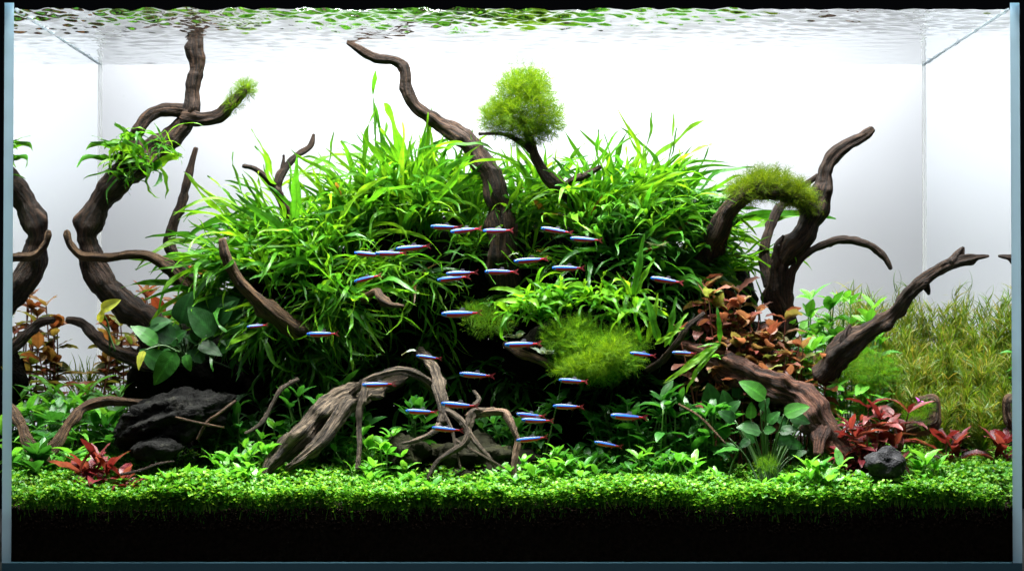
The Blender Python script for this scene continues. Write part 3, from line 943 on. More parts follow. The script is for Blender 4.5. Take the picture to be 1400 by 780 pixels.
FERNS = [
    # rect, count, leaves, length px, kind, up, spread, lean, label
    ((318, 322, 372, 390), 8, 15, (60, 118), 'fern', 0.55, 0.42, -0.75, 'narrow leaved fern spreading out above the slanting branch'),
    ((322, 380, 400, 452), 8, 14, (50, 95), 'fern', 0.05, 0.45, -0.55, 'narrow leaved fern fanning out around the slanting branch'),
    ((365, 318, 430, 372), 8, 15, (60, 118), 'fern', 0.8, 0.42, -0.35, 'narrow leaved fern around the foot of the forked twig'),
    ((400, 365, 470, 425), 8, 14, (55, 95), 'fern', 0.35, 0.55, -0.25, 'bushy bright fern on the mound below the forked twig'),
    ((390, 425, 470, 478), 9, 13, (40, 78), 'fern', -0.35, 0.5, -0.15, 'fern with hanging tips over the recess beside the slanting branch'),
    ((455, 405, 530, 470), 8, 12, (42, 78), 'fern', -0.25, 0.5, 0.2, 'fern with hanging tips around the short brown stub'),
    ((430, 305, 490, 360), 7, 15, (60, 115), 'fern', 0.8, 0.4, -0.15, 'tangled bright fern on the mound between forked twig and leaning branch'),
    ((470, 355, 535, 410), 7, 13, (50, 85), 'fern', 0.35, 0.5, 0.25, 'bright fern reaching out over the dark centre above the brown stub'),
    ((475, 283, 545, 335), 9, 15, (65, 120), 'fern', 0.95, 0.36, -0.2, 'tall fern on the mound crest behind the row of tetras'),
    ((540, 280, 610, 322), 9, 15, (65, 115), 'fern', 0.95, 0.36, 0.0, 'tall upright fern on the crest under the leaning branch'),
    ((605, 282, 668, 318), 8, 14, (60, 105), 'fern', 0.95, 0.36, 0.05, 'upright fern crowded against the tall leaning branch'),
    ((695, 292, 770, 335), 11, 13, (60, 108), 'fern', 0.95, 0.36, 0.0, 'upright fern between the leaning branch and the moss tree'),
    ((780, 285, 830, 325), 7, 14, (65, 115), 'fern', 0.95, 0.36, 0.15, 'upright fern beside the small arm of the moss tree'),
    ((825, 283, 880, 325), 9, 15, (58, 112), 'fern', 0.95, 0.36, 0.25, 'long leaved fern on the crest above the tall ribbed blade'),
    ((875, 290, 940, 335), 10, 15, (58, 112), 'fern', 0.9, 0.36, 0.4, 'long leaved fern fanning out behind the round leaved creepers'),
    ((930, 325, 985, 375), 5, 11, (50, 105), 'fern', 0.7, 0.4, 0.65, 'long leaved fern pushing through under the mossy arch'),
    ((960, 360, 1030, 410), 4, 9, (45, 80), 'fern', 0.3, 0.42, 0.8, 'fern leaning out towards the twisted dark trunk'),
    ((600, 318, 684, 350), 6, 9, (40, 80), 'fern', 0.4, 0.5, 0.0, 'shaded fern packed against the foot of the leaning branch'),
    ((540, 325, 610, 420), 9, 8, (35, 70), 'fern', 0.0, 0.7, 0.2, 'sparse shaded fern behind the swimming tetras'),
    ((610, 330, 690, 420), 6, 6, (35, 60), 'fern', 0.0, 0.7, 0.0, 'scattered fern leaves at the foot of the leaning branch'),
    ((560, 420, 640, 480), 6, 6, (35, 65), 'fern', -0.3, 0.7, 0.0, 'sparse fern hanging in the shade above the tangled roots'),
    ((705, 330, 790, 372), 6, 8, (35, 70), 'fern', 0.4, 0.6, 0.0, 'deep green fern in the shade below the moss tree'),
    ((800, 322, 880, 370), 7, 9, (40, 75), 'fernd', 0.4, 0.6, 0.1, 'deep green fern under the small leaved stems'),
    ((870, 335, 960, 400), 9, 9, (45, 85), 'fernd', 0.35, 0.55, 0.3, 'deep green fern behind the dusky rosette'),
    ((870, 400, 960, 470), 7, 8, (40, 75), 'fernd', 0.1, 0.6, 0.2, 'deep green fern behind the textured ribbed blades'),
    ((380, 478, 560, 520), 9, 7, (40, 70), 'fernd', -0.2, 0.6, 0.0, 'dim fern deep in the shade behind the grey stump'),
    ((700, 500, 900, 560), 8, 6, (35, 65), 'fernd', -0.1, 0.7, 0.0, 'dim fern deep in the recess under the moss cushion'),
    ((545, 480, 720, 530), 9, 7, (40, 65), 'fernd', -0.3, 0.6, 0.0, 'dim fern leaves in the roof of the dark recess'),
]
for rect, cnt, nl, lr, kind, up, sp, lean, lab in FERNS:
    for i in range(cnt):
        for _ in range(30):
            q = on_view(random.uniform(rect[0], rect[2]), random.uniform(rect[1], rect[3]))
            if q:
                break
        if q:
            fern(q[0], q[1] * 0.55, nl, lr, kind, lab, lab.replace('fern', 'ferns', 1), up, sp, 0.14 if kind == 'fern' else 0.0, lean)

for lab, pts in [('wispy long fern strands trailing out of the flank below the upright stick', [(322, 345, -1.3, .45), (318, 370, -1.5, .2), (330, 330, -1.1, .8), (325, 395, -1.3, .0), (345, 325, -.7, 1.0)]),
                 ('wispy long fern strands standing out of the mound crest', [(470, 300, -.3, 1.2), (520, 292, .1, 1.2), (560, 288, -.2, 1.3), (430, 312, -.5, 1.1), (600, 288, .2, 1.2)]),
                 ('wispy long fern strands between moss tree and mossy arch', [(850, 292, .3, 1.2), (900, 298, .7, 1.1), (930, 310, 1.0, .9), (820, 292, .1, 1.2), (945, 330, 1.3, .6)])]:
    for px, py, lx, lz in pts:
        q = on_view(px, py)
        if q:
            fern(q[0], Vector((lx, -.15, lz)) * 1.2, 5, (95, 150), 'fern', lab, lab.replace('strands', 'strand sets', 1), 0.0, 0.28, 0.0, 0.0)

# curly ferns rooted on the ledge in front of the mound
for lab, xs_ in [('short curly fern on the ledge above the bright moss cushion', [(722, 410), (738, 398), (752, 412), (765, 396), (780, 408), (745, 425), (700, 418)]),
                 ('short curly fern on the ledge beside the tall ribbed blade', [(795, 398), (812, 408), (828, 396), (845, 408), (858, 398), (870, 420), (838, 425)])]:
    for px, py in xs_:
        fern(P(px, py + 10, random.uniform(.14, .165)), Vector((0, -.3, .1)), 11, (30, 56), 'fernb', lab, lab.replace('fern', 'ferns', 1), 0.5, 0.62, 0.0, 0.0)

# ferns tied to the curved trunk
for (px, py, d, n, ln) in [(165, 215, .195, 13, -0.5), (190, 215, .187, 15, 0.1), (175, 240, .19, 11, -.2), (222, 200, .19, 11, .5), (180, 190, .19, 10, -.2), (205, 230, .188, 10, .5)]:
    fern(P(px, py, d), Vector((0, -.6, .1)), n, (30, 58), random.choice(('fern', 'fernb')), 'fern tuft tied to the thick curved trunk', 'fern tufts on the curved trunk', 0.25, 0.7, 0.15, ln)
# single textured fern blades
for lab, items in [('textured fern with upright ribbed blades beside the bright moss cushion', [(884, 466, .125, 905, 402), (876, 468, .12, 866, 425), (900, 470, .12, 888, 398), (915, 472, .12, 923, 405), (908, 474, .12, 938, 425), (895, 470, .118, 935, 448)]),
                   ('single tall ribbed fern blade standing in front of the dark mound', [(866, 402, .13, 880, 318), (868, 404, .132, 893, 352), (864, 404, .13, 845, 372)]),
                   ('pale green ferny plant hanging beside the reddish root', [(985, 470, .12, 950, 500), (982, 472, .12, 940, 492), (984, 468, .12, 985, 420), (980, 474, .12, 930, 530), (978, 476, .12, 905, 520), (985, 470, .12, 955, 470)])]:
    r = empty('fern', P(items[0][0], items[0][1], items[0][2]))
    tag(r, lab, 'fern')
    for a, b, d, c, e in items:
        A, B = P(a, b, d), P(c, e, d - .012)
        leaf(r, 'ferns', A - r.location, B - A, (B - A).length, droop=Vector((0, 1, -.35)), jitter=0.4)
# single fern strands that stand out
for pts in []:
    pass

# brown-orange fern leaves by the foot of the moss tree
r = empty('fern', P(800, 300, .18))
tag(r, 'small fern with orange brown ageing leaves at the foot of moss tree', 'fern')
for a, b, c, e in [(796, 305, 770, 268), (800, 303, 812, 272), (803, 305, 822, 262), (805, 303, 800, 280), (790, 308, 752, 275)]:
    A, B = P(a, b, .18), P(c, e, .17)
    leaf(r, 'brown', A - r.location, B - A, (B - A).length)


# ------------------------------------------------------------------ moss
def strand(nseg=4, w=0.06, bend=0.9):
    vs, fs = [], []
    y = z = 0.0
    for i in range(nseg + 1):
        t = i / nseg
        ww = w * (1 - t) ** 0.6 * 0.5
        if i < nseg:
            vs += [(-ww, y, z), (ww, y, z)]
        else:
            vs += [(0, y, z), (0.0001, y, z)]
        a = bend * t
        y += math.sin(a) / nseg
        z += math.cos(a) / nseg
    for i in range(nseg):
        a = 2 * i
        fs += [(a, a + 1, a + 3), (a, a + 3, a + 2)]
    return np.array(vs), np.array(fs)


def mats_from(bases, dirs, scales):
    N_ = len(bases)
    z = dirs / np.linalg.norm(dirs, axis=1, keepdims=True)
    h = rng.normal(size=(N_, 3))
    y = h - z * np.sum(h * z, 1, keepdims=True)
    y /= np.linalg.norm(y, axis=1, keepdims=True)
    x = np.cross(y, z)
    m = np.zeros((N_, 4, 4))
    m[:, :3, 0] = x * scales[:, None]
    m[:, :3, 1] = y * scales[:, None]
    m[:, :3, 2] = z * scales[:, None]
    m[:, :3, 3] = bases
    m[:, 3, 3] = 1
    return m


def frond():
    """a small branching moss frond: main axis and side twigs"""
    tv, tf = [], []
    def add(p, d, L, w):
        v, f = strand(3, w, 0.6)
        z = np.array(d) / np.linalg.norm(d)
        h = np.array([0.3, 1, 0.2])
        y = h - z * h.dot(z)
        y /= np.linalg.norm(y)
        x = np.cross(y, z)
        vv = np.array(p) + (v[:, :1] * x + v[:, 1:2] * y + v[:, 2:] * z) * L
        tf.append(f + sum(len(a) for a in tv))
        tv.append(vv)
    add((0, 0, 0), (0, 0, 1), 1.0, 0.036)
    for i, t in enumerate((0.25, 0.42, 0.55, 0.68, 0.8)):
        s = 1 if i % 2 else -1
        add((0, 0.25 * t * t, t), (s * 0.9, 0.3 * (i % 3 - 1), 0.75), 0.42 * (1.1 - t * .5), 0.065)
    return np.concatenate(tv), np.concatenate(tf)


FROND = frond()


def moss(name, label, blobs, n, length, mat, group=None, cat='moss'):
    """blobs: (centre world, radii vector, weight); strands leave the blob's surface and inside outward"""
    r = empty(name, blobs[0][0])
    tag(r, label, cat, group)
    org = np.array(blobs[0][0])
    B, Dr, Sc = [], [], []
    wt = np.array([b[2] for b in blobs], float)
    wt /= wt.sum()
    for (c, rad, _), w_ in zip(blobs, wt):
        k = int(n * w_)
        u = rng.normal(size=(k, 3))
        u /= np.linalg.norm(u, axis=1, keepdims=True)
        rr = rng.uniform(0.02, 1.0, size=(k, 1)) ** 0.6
        clump = np.array([noise.noise(Vector(tuple(q * 3.1)) + Vector(tuple(c)) * 40) for q in u])
        rr = rr * (1 + 0.42 * clump[:, None])
        B.append(np.array(c) + u * rr * np.array(rad) - org)
        Dr.append(u + rng.normal(size=(k, 3)) * 0.55 + np.array([0, 0, 0.25]))
        Sc.append(length * rng.uniform(0.6, 1.35, size=k))
    B, Dr, Sc = np.concatenate(B), np.concatenate(Dr), np.concatenate(Sc)
    me = scatter('moss_fronds', FROND[0], FROND[1], mats_from(B, Dr, Sc), mat, False)
    o = link('moss_fronds', me, r)
    o['kind'] = 'stuff'
    return r


def V3(px, py, d):
    return np.array(P(px, py, d))


def rad(rx, rz, ry, d):
    return np.array([M(rx, d), ry, M(rz, d)])


moss('moss_ball', 'round fluffy yellow green moss crown on the bent branch', [
    (V3(714, 144, .17), rad(44, 42, .030, .17), 3.4), (V3(682, 162, .17), rad(24, 22, .016, .17), 1.1), (V3(750, 164, .17), rad(18, 26, .015, .17), .9), (V3(720, 114, .17), rad(32, 20, .020, .17), 1.2), (V3(722, 182, .17), rad(26, 14, .014, .17), .8)], 6800, M(16, .17), MAT['moss'])
moss('moss_sleeve', 'olive moss sleeve covering the arched dark branch', [
    (V3(1016, 262, .17), rad(18, 15, .014, .17), .9), (V3(1040, 250, .172), rad(20, 14, .015, .17), 1), (V3(1064, 254, .178), rad(18, 17, .014, .17), .9), (V3(1086, 266, .185), rad(18, 13, .014, .18), .9), (V3(1102, 276, .195), rad(10, 9, .012, .19), .4)], 3200, M(17, .21), MAT['mossd'])
moss('moss_tuft', 'small pale moss tuft on the tip of the curved trunk arm', [
    (V3(336, 122, .195), rad(12, 9, .008, .2), 1), (V3(318, 143, .195), rad(9, 10, .007, .2), .5)], 620, M(14, .2), MAT['moss'])
moss('moss_cushion', 'hairy green moss cushion bulging over the dark recess', [
    (V3(764, 462, .135), rad(22, 20, .022, .13), 1), (V3(792, 452, .135), rad(24, 18, .022, .13), 1), (V3(800, 478, .122), rad(30, 20, .024, .12), 1.2), (V3(838, 468, .125), rad(24, 18, .022, .12), .9),
    (V3(848, 492, .115), rad(24, 16, .02, .12), .9), (V3(778, 500, .125), rad(26, 12, .02, .12), .7), (V3(815, 512, .125), rad(30, 9, .018, .12), .7), (V3(868, 474, .13), rad(14, 20, .018, .13), .5)], 5000, M(15, .12), MAT['mossg'])
moss('moss_cushion', 'yellow green hairy moss patch on the front of the moss cushion', [
    (V3(812, 496, .098), rad(22, 12, .012, .1), 1), (V3(840, 480, .1), rad(18, 14, .012, .1), .8), (V3(784, 504, .104), rad(16, 9, .012, .1), .5)], 1300, M(15, .1), MAT['moss'])
moss('moss_cushion', 'fine leaved green pad in the shade beside the bright moss cushion', [
    (V3(668, 440, .17), rad(34, 20, .018, .17), 1), (V3(648, 425, .175), rad(20, 10, .012, .17), .6)], 1500, M(8, .17), MAT['mossg'])
moss('moss_tuft', 'green moss tuft inside the hook shaped wood loop', [
    (V3(1252, 572, .155), rad(17, 12, .012, .16), 1), (V3(1268, 556, .155), rad(8, 6, .008, .16), .4)], 700, M(9, .16), MAT['mossg'])
moss('moss_tuft', 'dark green moss at the foot of the pointed slanting branch', [
    (V3(1150, 500, .15), rad(40, 22, .02, .15), 1), (V3(1200, 505, .16), rad(30, 26, .02, .16), .7)], 1500, M(13, .15), MAT['mossg'])
moss('moss_tuft', 'small green moss ball on the carpet below the broad leaves', [
    (V3(1048, 634, .06), rad(14, 10, .008, .06), 1)], 420, M(8, .06), MAT['mossg'])


# ------------------------------------------------------------------ leafy stem plants
def stem_plant(name, label, cat, base, stems, kind, llen, nodes, per, start=0.25, tilt=0.55, group=None, smat='stem', top=1.0):
    """stems: (lean x px, height px); leaves in whorls along every stem"""
    r = empty(name, base)
    tag(r, label, cat, group)
    for lx, hp in stems:
        b = Vector((random.gauss(0, .004), random.gauss(0, .004), 0))
        tip = b + Vector((M(lx, base.y), random.gauss(0, .008), M(hp, base.y)))
        mid = (b + tip) / 2 + Vector((random.gauss(0, .003), random.gauss(0, .003), 0))
        rod('stem', [b, mid, tip], .0011, .0007, MAT[smat], r, 5)
        az = random.uniform(0, 6.28)
        for k in range(nodes):
            t = min(1.0, start + (1 - start) * (k + (random.uniform(-.3, .3) if 0 < k < nodes - 1 else 0)) / max(1, nodes - 1))
            p = b.lerp(mid, t * 2) if t < .5 else mid.lerp(tip, t * 2 - 1)
            az += 1.57 + random.gauss(0, .3)
            kk = per + (2 if k == nodes - 1 else 0)
            for q in range(kk):
                if random.random() < .12:
                    continue
                a = az + 2 * math.pi * q / kk + random.gauss(0, .38)
                z_ = tilt * random.uniform(-.5, 2.2) + (0.7 if k == nodes - 1 else 0)
                dv = Vector((math.cos(a), math.sin(a), z_))
                L = M(random.uniform(*llen), base.y) * (1.0 - 0.25 * abs(t - .6)) * random.uniform(.75, 1.2) * (top if k == nodes - 1 else 1)
                leaf(r, kind, p, dv, L, jitter=.4)
    return r


def bush(px, d, hp, kind, llen, label, nst=5, wide=14, group=None, nodes=3, name='leafy_herb', cat='plant', **kw):
    st = [(random.gauss(0, wide), hp * random.uniform(.6, 1.05)) for _ in range(nst)]
    return stem_plant(name, label, cat, ground(px, d, .002), st, kind, llen, nodes, 2, group=group, **kw)


G1 = 'low green herbs at the edge of the carpet'
for px, d, hp, nst, kind, lab in [
    (285, .075, 22, 4, 'herb', 'low bright herb in front of the slender twigs'), (312, .09, 42, 5, 'herb', 'low bright herb in front of the slender twigs'), (338, .085, 36, 5, 'herb', 'bright herb at the foot of the thin pale twig'),
    (372, .13, 62, 6, 'herb', 'leafy herb growing behind the grey stump'), (398, .145, 70, 6, 'herb', 'leafy herb growing behind the grey stump'), (420, .15, 60, 5, 'herbd', 'leafy herb growing behind the grey stump'),
    (350, .06, 28, 4, 'herb', 'bright herb at the foot of the thin pale twig'),
    (512, .12, 66, 7, 'herb', 'vivid leafy herb between the grey stump and the tangled roots'), (535, .125, 72, 7, 'herb', 'vivid leafy herb between the grey stump and the tangled roots'), (482, .13, 50, 5, 'herbd', 'shaded leafy herb behind the grey stump'),
    (520, .07, 28, 4, 'herb', 'little herb on the carpet below the grey stump'),
    (730, .10, 40, 6, 'herb', 'leafy herb beside the hooked pale root under the recess'), (758, .11, 50, 6, 'herb', 'leafy herb beside the hooked pale root under the recess'), (790, .115, 45, 6, 'herbd', 'deep green herb on the carpet under the dark recess'), (815, .115, 46, 6, 'herbd', 'deep green herb on the carpet under the dark recess'),
    (875, .14, 60, 6, 'herbd', 'dim shaded herb in the recess beside the broad leaves'), (905, .15, 58, 6, 'herbd', 'dim shaded herb in the recess beside the broad leaves'),
    (940, .09, 46, 6, 'herb', 'bright herb beside the big leaved plant by the reddish root'),
    (1092, .045, 36, 6, 'herb', 'large leaved bright herb at the foot of the reddish root'), (1112, .045, 50, 6, 'herb', 'large leaved bright herb at the foot of the reddish root'), (1150, .04, 26, 5, 'herb', 'low bright herb between the reddish root and grey stone'),
    (1172, .045, 26, 4, 'herb', 'low bright herb between the reddish root and grey stone'),
    (1242, .075, 42, 6, 'herb', 'bright herb behind the small grey stone'), (1262, .08, 34, 5, 'herb', 'bright herb behind the small grey stone'),
    (265, .06, 26, 5, 'herb', 'low bright herb in front of the slender twigs'), (300, .06, 30, 5, 'herb', 'low bright herb in front of the slender twigs'), (325, .055, 26, 5, 'herb', 'bright herb at the foot of the thin pale twig'), (352, .10, 52, 6, 'herb', 'bright herb at the foot of the thin pale twig'),
    (495, .085, 38, 6, 'herb', 'vivid leafy herb between the grey stump and the tangled roots'), (550, .10, 50, 6, 'herb', 'vivid leafy herb between the grey stump and the tangled roots'), (568, .075, 26, 5, 'herb', 'small bright herb in front of the low mossy rock'), (540, .06, 24, 5, 'herb', 'small bright herb in front of the low mossy rock'),
    (612, .06, 18, 4, 'herb', 'tiny bright herb in front of the broad mossy rock'), (660, .06, 20, 4, 'herb', 'tiny bright herb in front of the broad mossy rock'), (690, .075, 30, 5, 'herb', 'tiny bright herb in front of the broad mossy rock'),
    (720, .075, 36, 6, 'herb', 'leafy herb beside the hooked pale root under the recess'), (775, .085, 40, 6, 'herb', 'leafy herb under the recess with light green leaves'), (805, .085, 38, 6, 'herb', 'leafy herb under the recess with light green leaves'),
    (850, .09, 40, 6, 'herbd', 'dim shaded herb in the recess beside the broad leaves'), (885, .10, 48, 6, 'herb', 'dim shaded herb in the recess beside the broad leaves'), (915, .095, 44, 6, 'herbd', 'dim shaded herb in the recess beside the broad leaves'),
    (960, .075, 38, 6, 'herb', 'bright herb beside the big leaved plant by the reddish root'), (180, .05, 22, 4, 'herb', 'low bright herb at the foot of the small dark rock'), (225, .05, 24, 5, 'herb', 'low bright herb at the foot of the small dark rock'), (245, .055, 26, 5, 'herb', 'low bright herb at the foot of the small dark rock'),
    (1130, .04, 34, 5, 'herb', 'large leaved bright herb at the foot of the reddish root'), (1072, .05, 24, 5, 'herb', 'large leaved bright herb at the foot of the reddish root'),
]:
    big = px > 1080
    bush(px, d, hp, kind, (22, 34) if big else (18, 28), lab, nst, 13, G1, 3)
G2 = 'green plants behind the tan gnarled root'
for px, d, hp in [(30, .16, 60), (52, .17, 70), (80, .18, 74), (108, .2, 80), (132, .22, 78), (160, .19, 60), (30, .23, 90), (70, .25, 95), (120, .27, 95), (150, .26, 90), (45, .10, 40), (100, .12, 40)]:
    bush(px, d, hp, random.choice(('herbl', 'herbl', 'herbd', 'herb')), (34, 62), ('low green plant around the foot of the tan gnarled root' if d < .15 else 'green leafy plant right behind the tan gnarled root' if d < .23 else 'tall green plant in front of the rust leaved stems'), 5, 16, G2, 3)
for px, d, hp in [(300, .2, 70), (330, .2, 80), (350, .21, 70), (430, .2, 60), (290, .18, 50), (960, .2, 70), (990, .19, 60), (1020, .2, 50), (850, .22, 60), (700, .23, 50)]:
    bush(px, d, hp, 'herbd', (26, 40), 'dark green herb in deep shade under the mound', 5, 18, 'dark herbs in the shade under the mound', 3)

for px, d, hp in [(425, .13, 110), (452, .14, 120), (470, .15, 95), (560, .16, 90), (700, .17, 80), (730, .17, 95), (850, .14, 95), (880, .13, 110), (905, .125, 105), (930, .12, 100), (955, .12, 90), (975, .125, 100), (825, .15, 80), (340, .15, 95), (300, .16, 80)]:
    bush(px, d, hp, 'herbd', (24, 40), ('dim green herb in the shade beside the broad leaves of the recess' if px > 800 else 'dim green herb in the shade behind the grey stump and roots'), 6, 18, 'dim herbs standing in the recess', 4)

# rust and copper coloured stems
for px, d, hp in [(140, .30, 170), (157, .31, 195), (170, .30, 170), (188, .33, 185), (205, .335, 205), (217, .32, 180), (236, .33, 225), (252, .33, 235), (268, .33, 215), (285, .32, 230), (300, .33, 220), (225, .34, 200), (148, .27, 150)]:
    stem_plant('rust_stem', ('rust leaved stem plant between the curved trunk and the side glass' if px < 175 else 'rust leaved stem plant behind the foot of the curved trunk' if px < 230 else 'rust leaved stem plant under the upright dark stick'), 'plant', ground(px, d, .002), [(random.gauss(0, 10), hp), (random.gauss(0, 14), hp * .85)], 'rust', (22, 38), 8, 2, 0.32, 0.35, 'rust leaved stems behind the curved trunk', 'stemr')
for px, d, hp in [(958, 0.18, 249), (972, 0.175, 262), (990, 0.17, 256), (1005, 0.175, 249), (1022, 0.18, 234), (1040, 0.175, 222), (1058, 0.18, 209), (1078, 0.185, 194), (985, 0.155, 229), (1010, 0.155, 209), (1035, 0.155, 194), (1060, 0.16, 179), (1090, 0.175, 174), (1000, 0.145, 184), (1050, 0.15, 159), (1075, 0.155, 164), (965, 0.15, 235), (980, 0.15, 250), (1000, 0.15, 240), (1020, 0.15, 215), (1045, 0.15, 200), (1068, 0.155, 185), (1085, 0.15, 165), (1100, 0.16, 175)]:
    stem_plant('copper_stem', ('copper leaved stem plant above the reddish root next to textured ferns' if px < 1000 else 'copper leaved stem plant at the middle of the reddish root' if px < 1045 else 'copper leaved stem plant at the foot of the twisted dark trunk'), 'plant', ground(px, d, .002), [(random.gauss(0, 10), hp), (random.gauss(0, 14), hp * .86)], 'copper', (22, 38), 6, 2, 0.5, 0.35, 'copper leaved stems above the reddish root', 'stemr')
for px, d, hp in [(1098, .24, 200), (1118, .25, 212), (1140, .24, 208), (1160, .25, 214), (1180, .26, 205), (1200, .25, 180), (1085, .22, 185), (1130, .22, 180), (1105, .21, 175), (1150, .22, 170), (1112, .19, 165), (1095, .185, 160), (1128, .2, 170), (1170, .22, 175), (1190, .23, 170), (1145, .26, 215), (1120, .28, 215)]:
    stem_plant('green_stem', ('fresh green leaved stem plant right beside the twisted dark trunk' if px < 1115 else 'fresh green leaved stem plant crossed by the pointed slanting branch' if px < 1155 else 'fresh green leaved stem plant between the pointed branch and olive reeds'), 'plant', ground(px, d, .002), [(random.gauss(0, 8), hp), (random.gauss(0, 14), hp * .88)], 'herb', (24, 40), 6, 2, 0.4, 0.4, 'fresh green stems behind the pointed branch')
# small upright stems with needle-like leaves by the red bush
for px, d, hp in [(1112, .10, 95), (1128, .10, 105), (1142, .105, 95)]:
    stem_plant('needle_stem', 'small spiky stem with pale needle leaves behind the reddish root', 'plant', ground(px, d, .002), [(random.uniform(0, 16), hp)], 'herbl', (10, 16), 10, 4, 0.5, 0.5, 'spiky stems behind the reddish root')

# red rosettes
stem_plant('red_plant', 'dark red long leaved plant in front of the tan gnarled root', 'plant', ground(118, .06, .002), [(-8, 34), (14, 46), (-2, 28), (24, 30)], 'red', (34, 56), 3, 4, 0.3, 0.8, None, 'stemr')
stem_plant('red_plant', 'low red plant with arching leaves beside the small dark rock', 'plant', ground(160, .055, .002), [(0, 16), (10, 24), (-6, 14)], 'red', (28, 46), 3, 4, 0.3, 0.6, None, 'stemr')
stem_plant('red_plant', 'tiny single red shoot in the carpet beside the slender twigs', 'plant', ground(262, .05, .002), [(-6, 22)], 'red', (14, 20), 2, 2, 0.5, 0.8, None, 'stemr')
stem_plant('red_plant', 'dense red bush with layered leaves beside the reddish root', 'plant', ground(1190, .088, .002), [(-44, 62), (-26, 84), (-8, 112), (10, 96), (26, 80), (40, 60), (48, 40), (-4, 72), (20, 60), (-34, 46), (30, 40), (4, 44)], 'red', (30, 48), 6, 3, 0.2, 0.3, None, 'stemr')
stem_plant('red_plant', 'upright red shoot in front of the hook shaped wood loop', 'plant', ground(1224, .13, .002), [(4, 82), (14, 92)], 'red', (30, 46), 3, 2, 0.6, 0.5, None, 'stemr')
stem_plant('red_plant', 'red star shaped plant growing close to the side glass', 'plant', ground(1300, .15, .002), [(0, 40), (-6, 48), (10, 44)], 'red', (30, 50), 3, 3, 0.4, 0.55, None, 'stemr')


# ------------------------------------------------------------------ broad leaved plants: every leaf placed
def broad(label, base, leaves, name='broad_leaf_plant'):
    r = empty(name, base)
    tag(r, label, 'plant')
    for a, b, c, e, d, kind, nrm in leaves:
        A, B = P(a, b, d), P(c, e, d - .006)
        N_ = Vector(nrm)
        leaf(r, kind, A - r.location, B - A, (B - A).length * (1.12 if base.x < 0 else .92), droop=-N_, jitter=0.35)
        a0 = A - r.location
        rod('leaf_stalk', [Vector((random.gauss(0, .003), random.gauss(0, .003), 0)), a0 * .5 + Vector((0, .004, .006)), a0], .0012, .0008, MAT['stemd'], r, 5)
    return r


F_ = (0, -.85, .5)
U_ = (0, -.4, .9)
broad('broad heart leaved plant with dark green leaves beside the curved trunk', P(255, 500, .17), [
    (246, 442, 258, 402, .15, 'broad', F_), (292, 458, 262, 422, .135, 'broad', F_), (205, 448, 230, 437, .14, 'broad', F_), (240, 462, 206, 448, .14, 'broad', F_),
    (215, 470, 184, 444, .13, 'broadl', F_), (300, 440, 316, 420, .145, 'broad', F_), (288, 428, 322, 410, .155, 'broad', F_), (254, 484, 258, 504, .12, 'broadl', F_), (240, 480, 212, 522, .13, 'broadl', F_),
    (272, 470, 300, 482, .14, 'broad', F_), (268, 440, 290, 405, .17, 'broad', F_), (312, 452, 330, 440, .15, 'broad', F_), (232, 470, 250, 452, .15, 'broad', F_), (300, 480, 320, 465, .15, 'broad', F_), (225, 500, 195, 480, .15, 'broad', F_)] +
    [(x_, y_, x_ + random.uniform(-26, 26), y_ - random.uniform(10, 28), random.uniform(.15, .19), 'broad', (random.uniform(-.5, .5), -.8, random.uniform(.2, .8))) for x_, y_ in [(random.uniform(195, 335), random.uniform(415, 505)) for _ in range(20)]])
broad('yellow spent leaf on a long stalk beside the broad heart leaves', P(246, 482, .135), [(197, 479, 189, 502, .12, 'yellow', F_)])
broad('yellow green shoot in front of the curved trunk', P(156, 480, .17), [(138, 424, 160, 410, .16, 'yellow', F_), (136, 440, 140, 424, .16, 'yellow', F_)], 'pale_shoot')
broad('large leaved green plant growing under the reddish root', ground(1050, .09, .002), [
    (1046, 545, 1012, 514, .075, 'broadl', F_), (1026, 572, 1028, 548, .08, 'broad', F_), (1040, 590, 1006, 578, .075, 'broad', F_), (1044, 588, 1062, 586, .075, 'broad', F_), (1072, 566, 1110, 550, .075, 'broadl', F_),
    (1080, 568, 1110, 578, .08, 'broad', F_), (1066, 590, 1094, 584, .08, 'broad', F_), (1060, 600, 1090, 598, .085, 'broad', F_), (1040, 560, 1052, 542, .085, 'broad', F_), (1024, 600, 1010, 612, .085, 'broad', F_), (1075, 604, 1100, 610, .085, 'broad', F_), (1050, 578, 1066, 560, .09, 'broad', F_)] +
    [(x_, y_, x_ + random.uniform(-24, 24), y_ - random.uniform(6, 24), random.uniform(.09, .12), 'broad', (random.uniform(-.5, .5), -.8, random.uniform(.2, .8))) for x_, y_ in [(random.uniform(990, 1100), random.uniform(560, 625)) for _ in range(14)]])
broad('single flat round leaf on the carpet beside the bright herb', ground(990, .07, .002), [(1010, 614, 972, 612, .065, 'broadl', U_)])
broad('dim large leaves in the shadow under the reddish root', ground(970, .13, .002), [
    (975, 560, 968, 520, .13, 'broad', F_), (995, 565, 990, 530, .13, 'broad', F_), (955, 580, 940, 545, .13, 'broad', F_), (1010, 545, 1012, 515, .14, 'broad', F_), (960, 590, 985, 580, .14, 'copper', F_), (940, 600, 925, 590, .14, 'copper', F_)])

# small rosettes with silvery leaves and round leaved creepers on the rocks
def rosette(label, px, py, d, kind, n, llen, group=None, name='rosette_plant'):
    r = empty(name, P(px, py, d))
    tag(r, label, 'plant', group)
    for i in range(n):
        a = 6.28 * i / n + random.gauss(0, .3)
        leaf(r, kind, Vector((random.gauss(0, .002), random.gauss(0, .002), 0)), Vector((math.cos(a), math.sin(a) - .25, random.uniform(.15, .9))), M(random.uniform(*llen), d), jitter=.3)
    return r


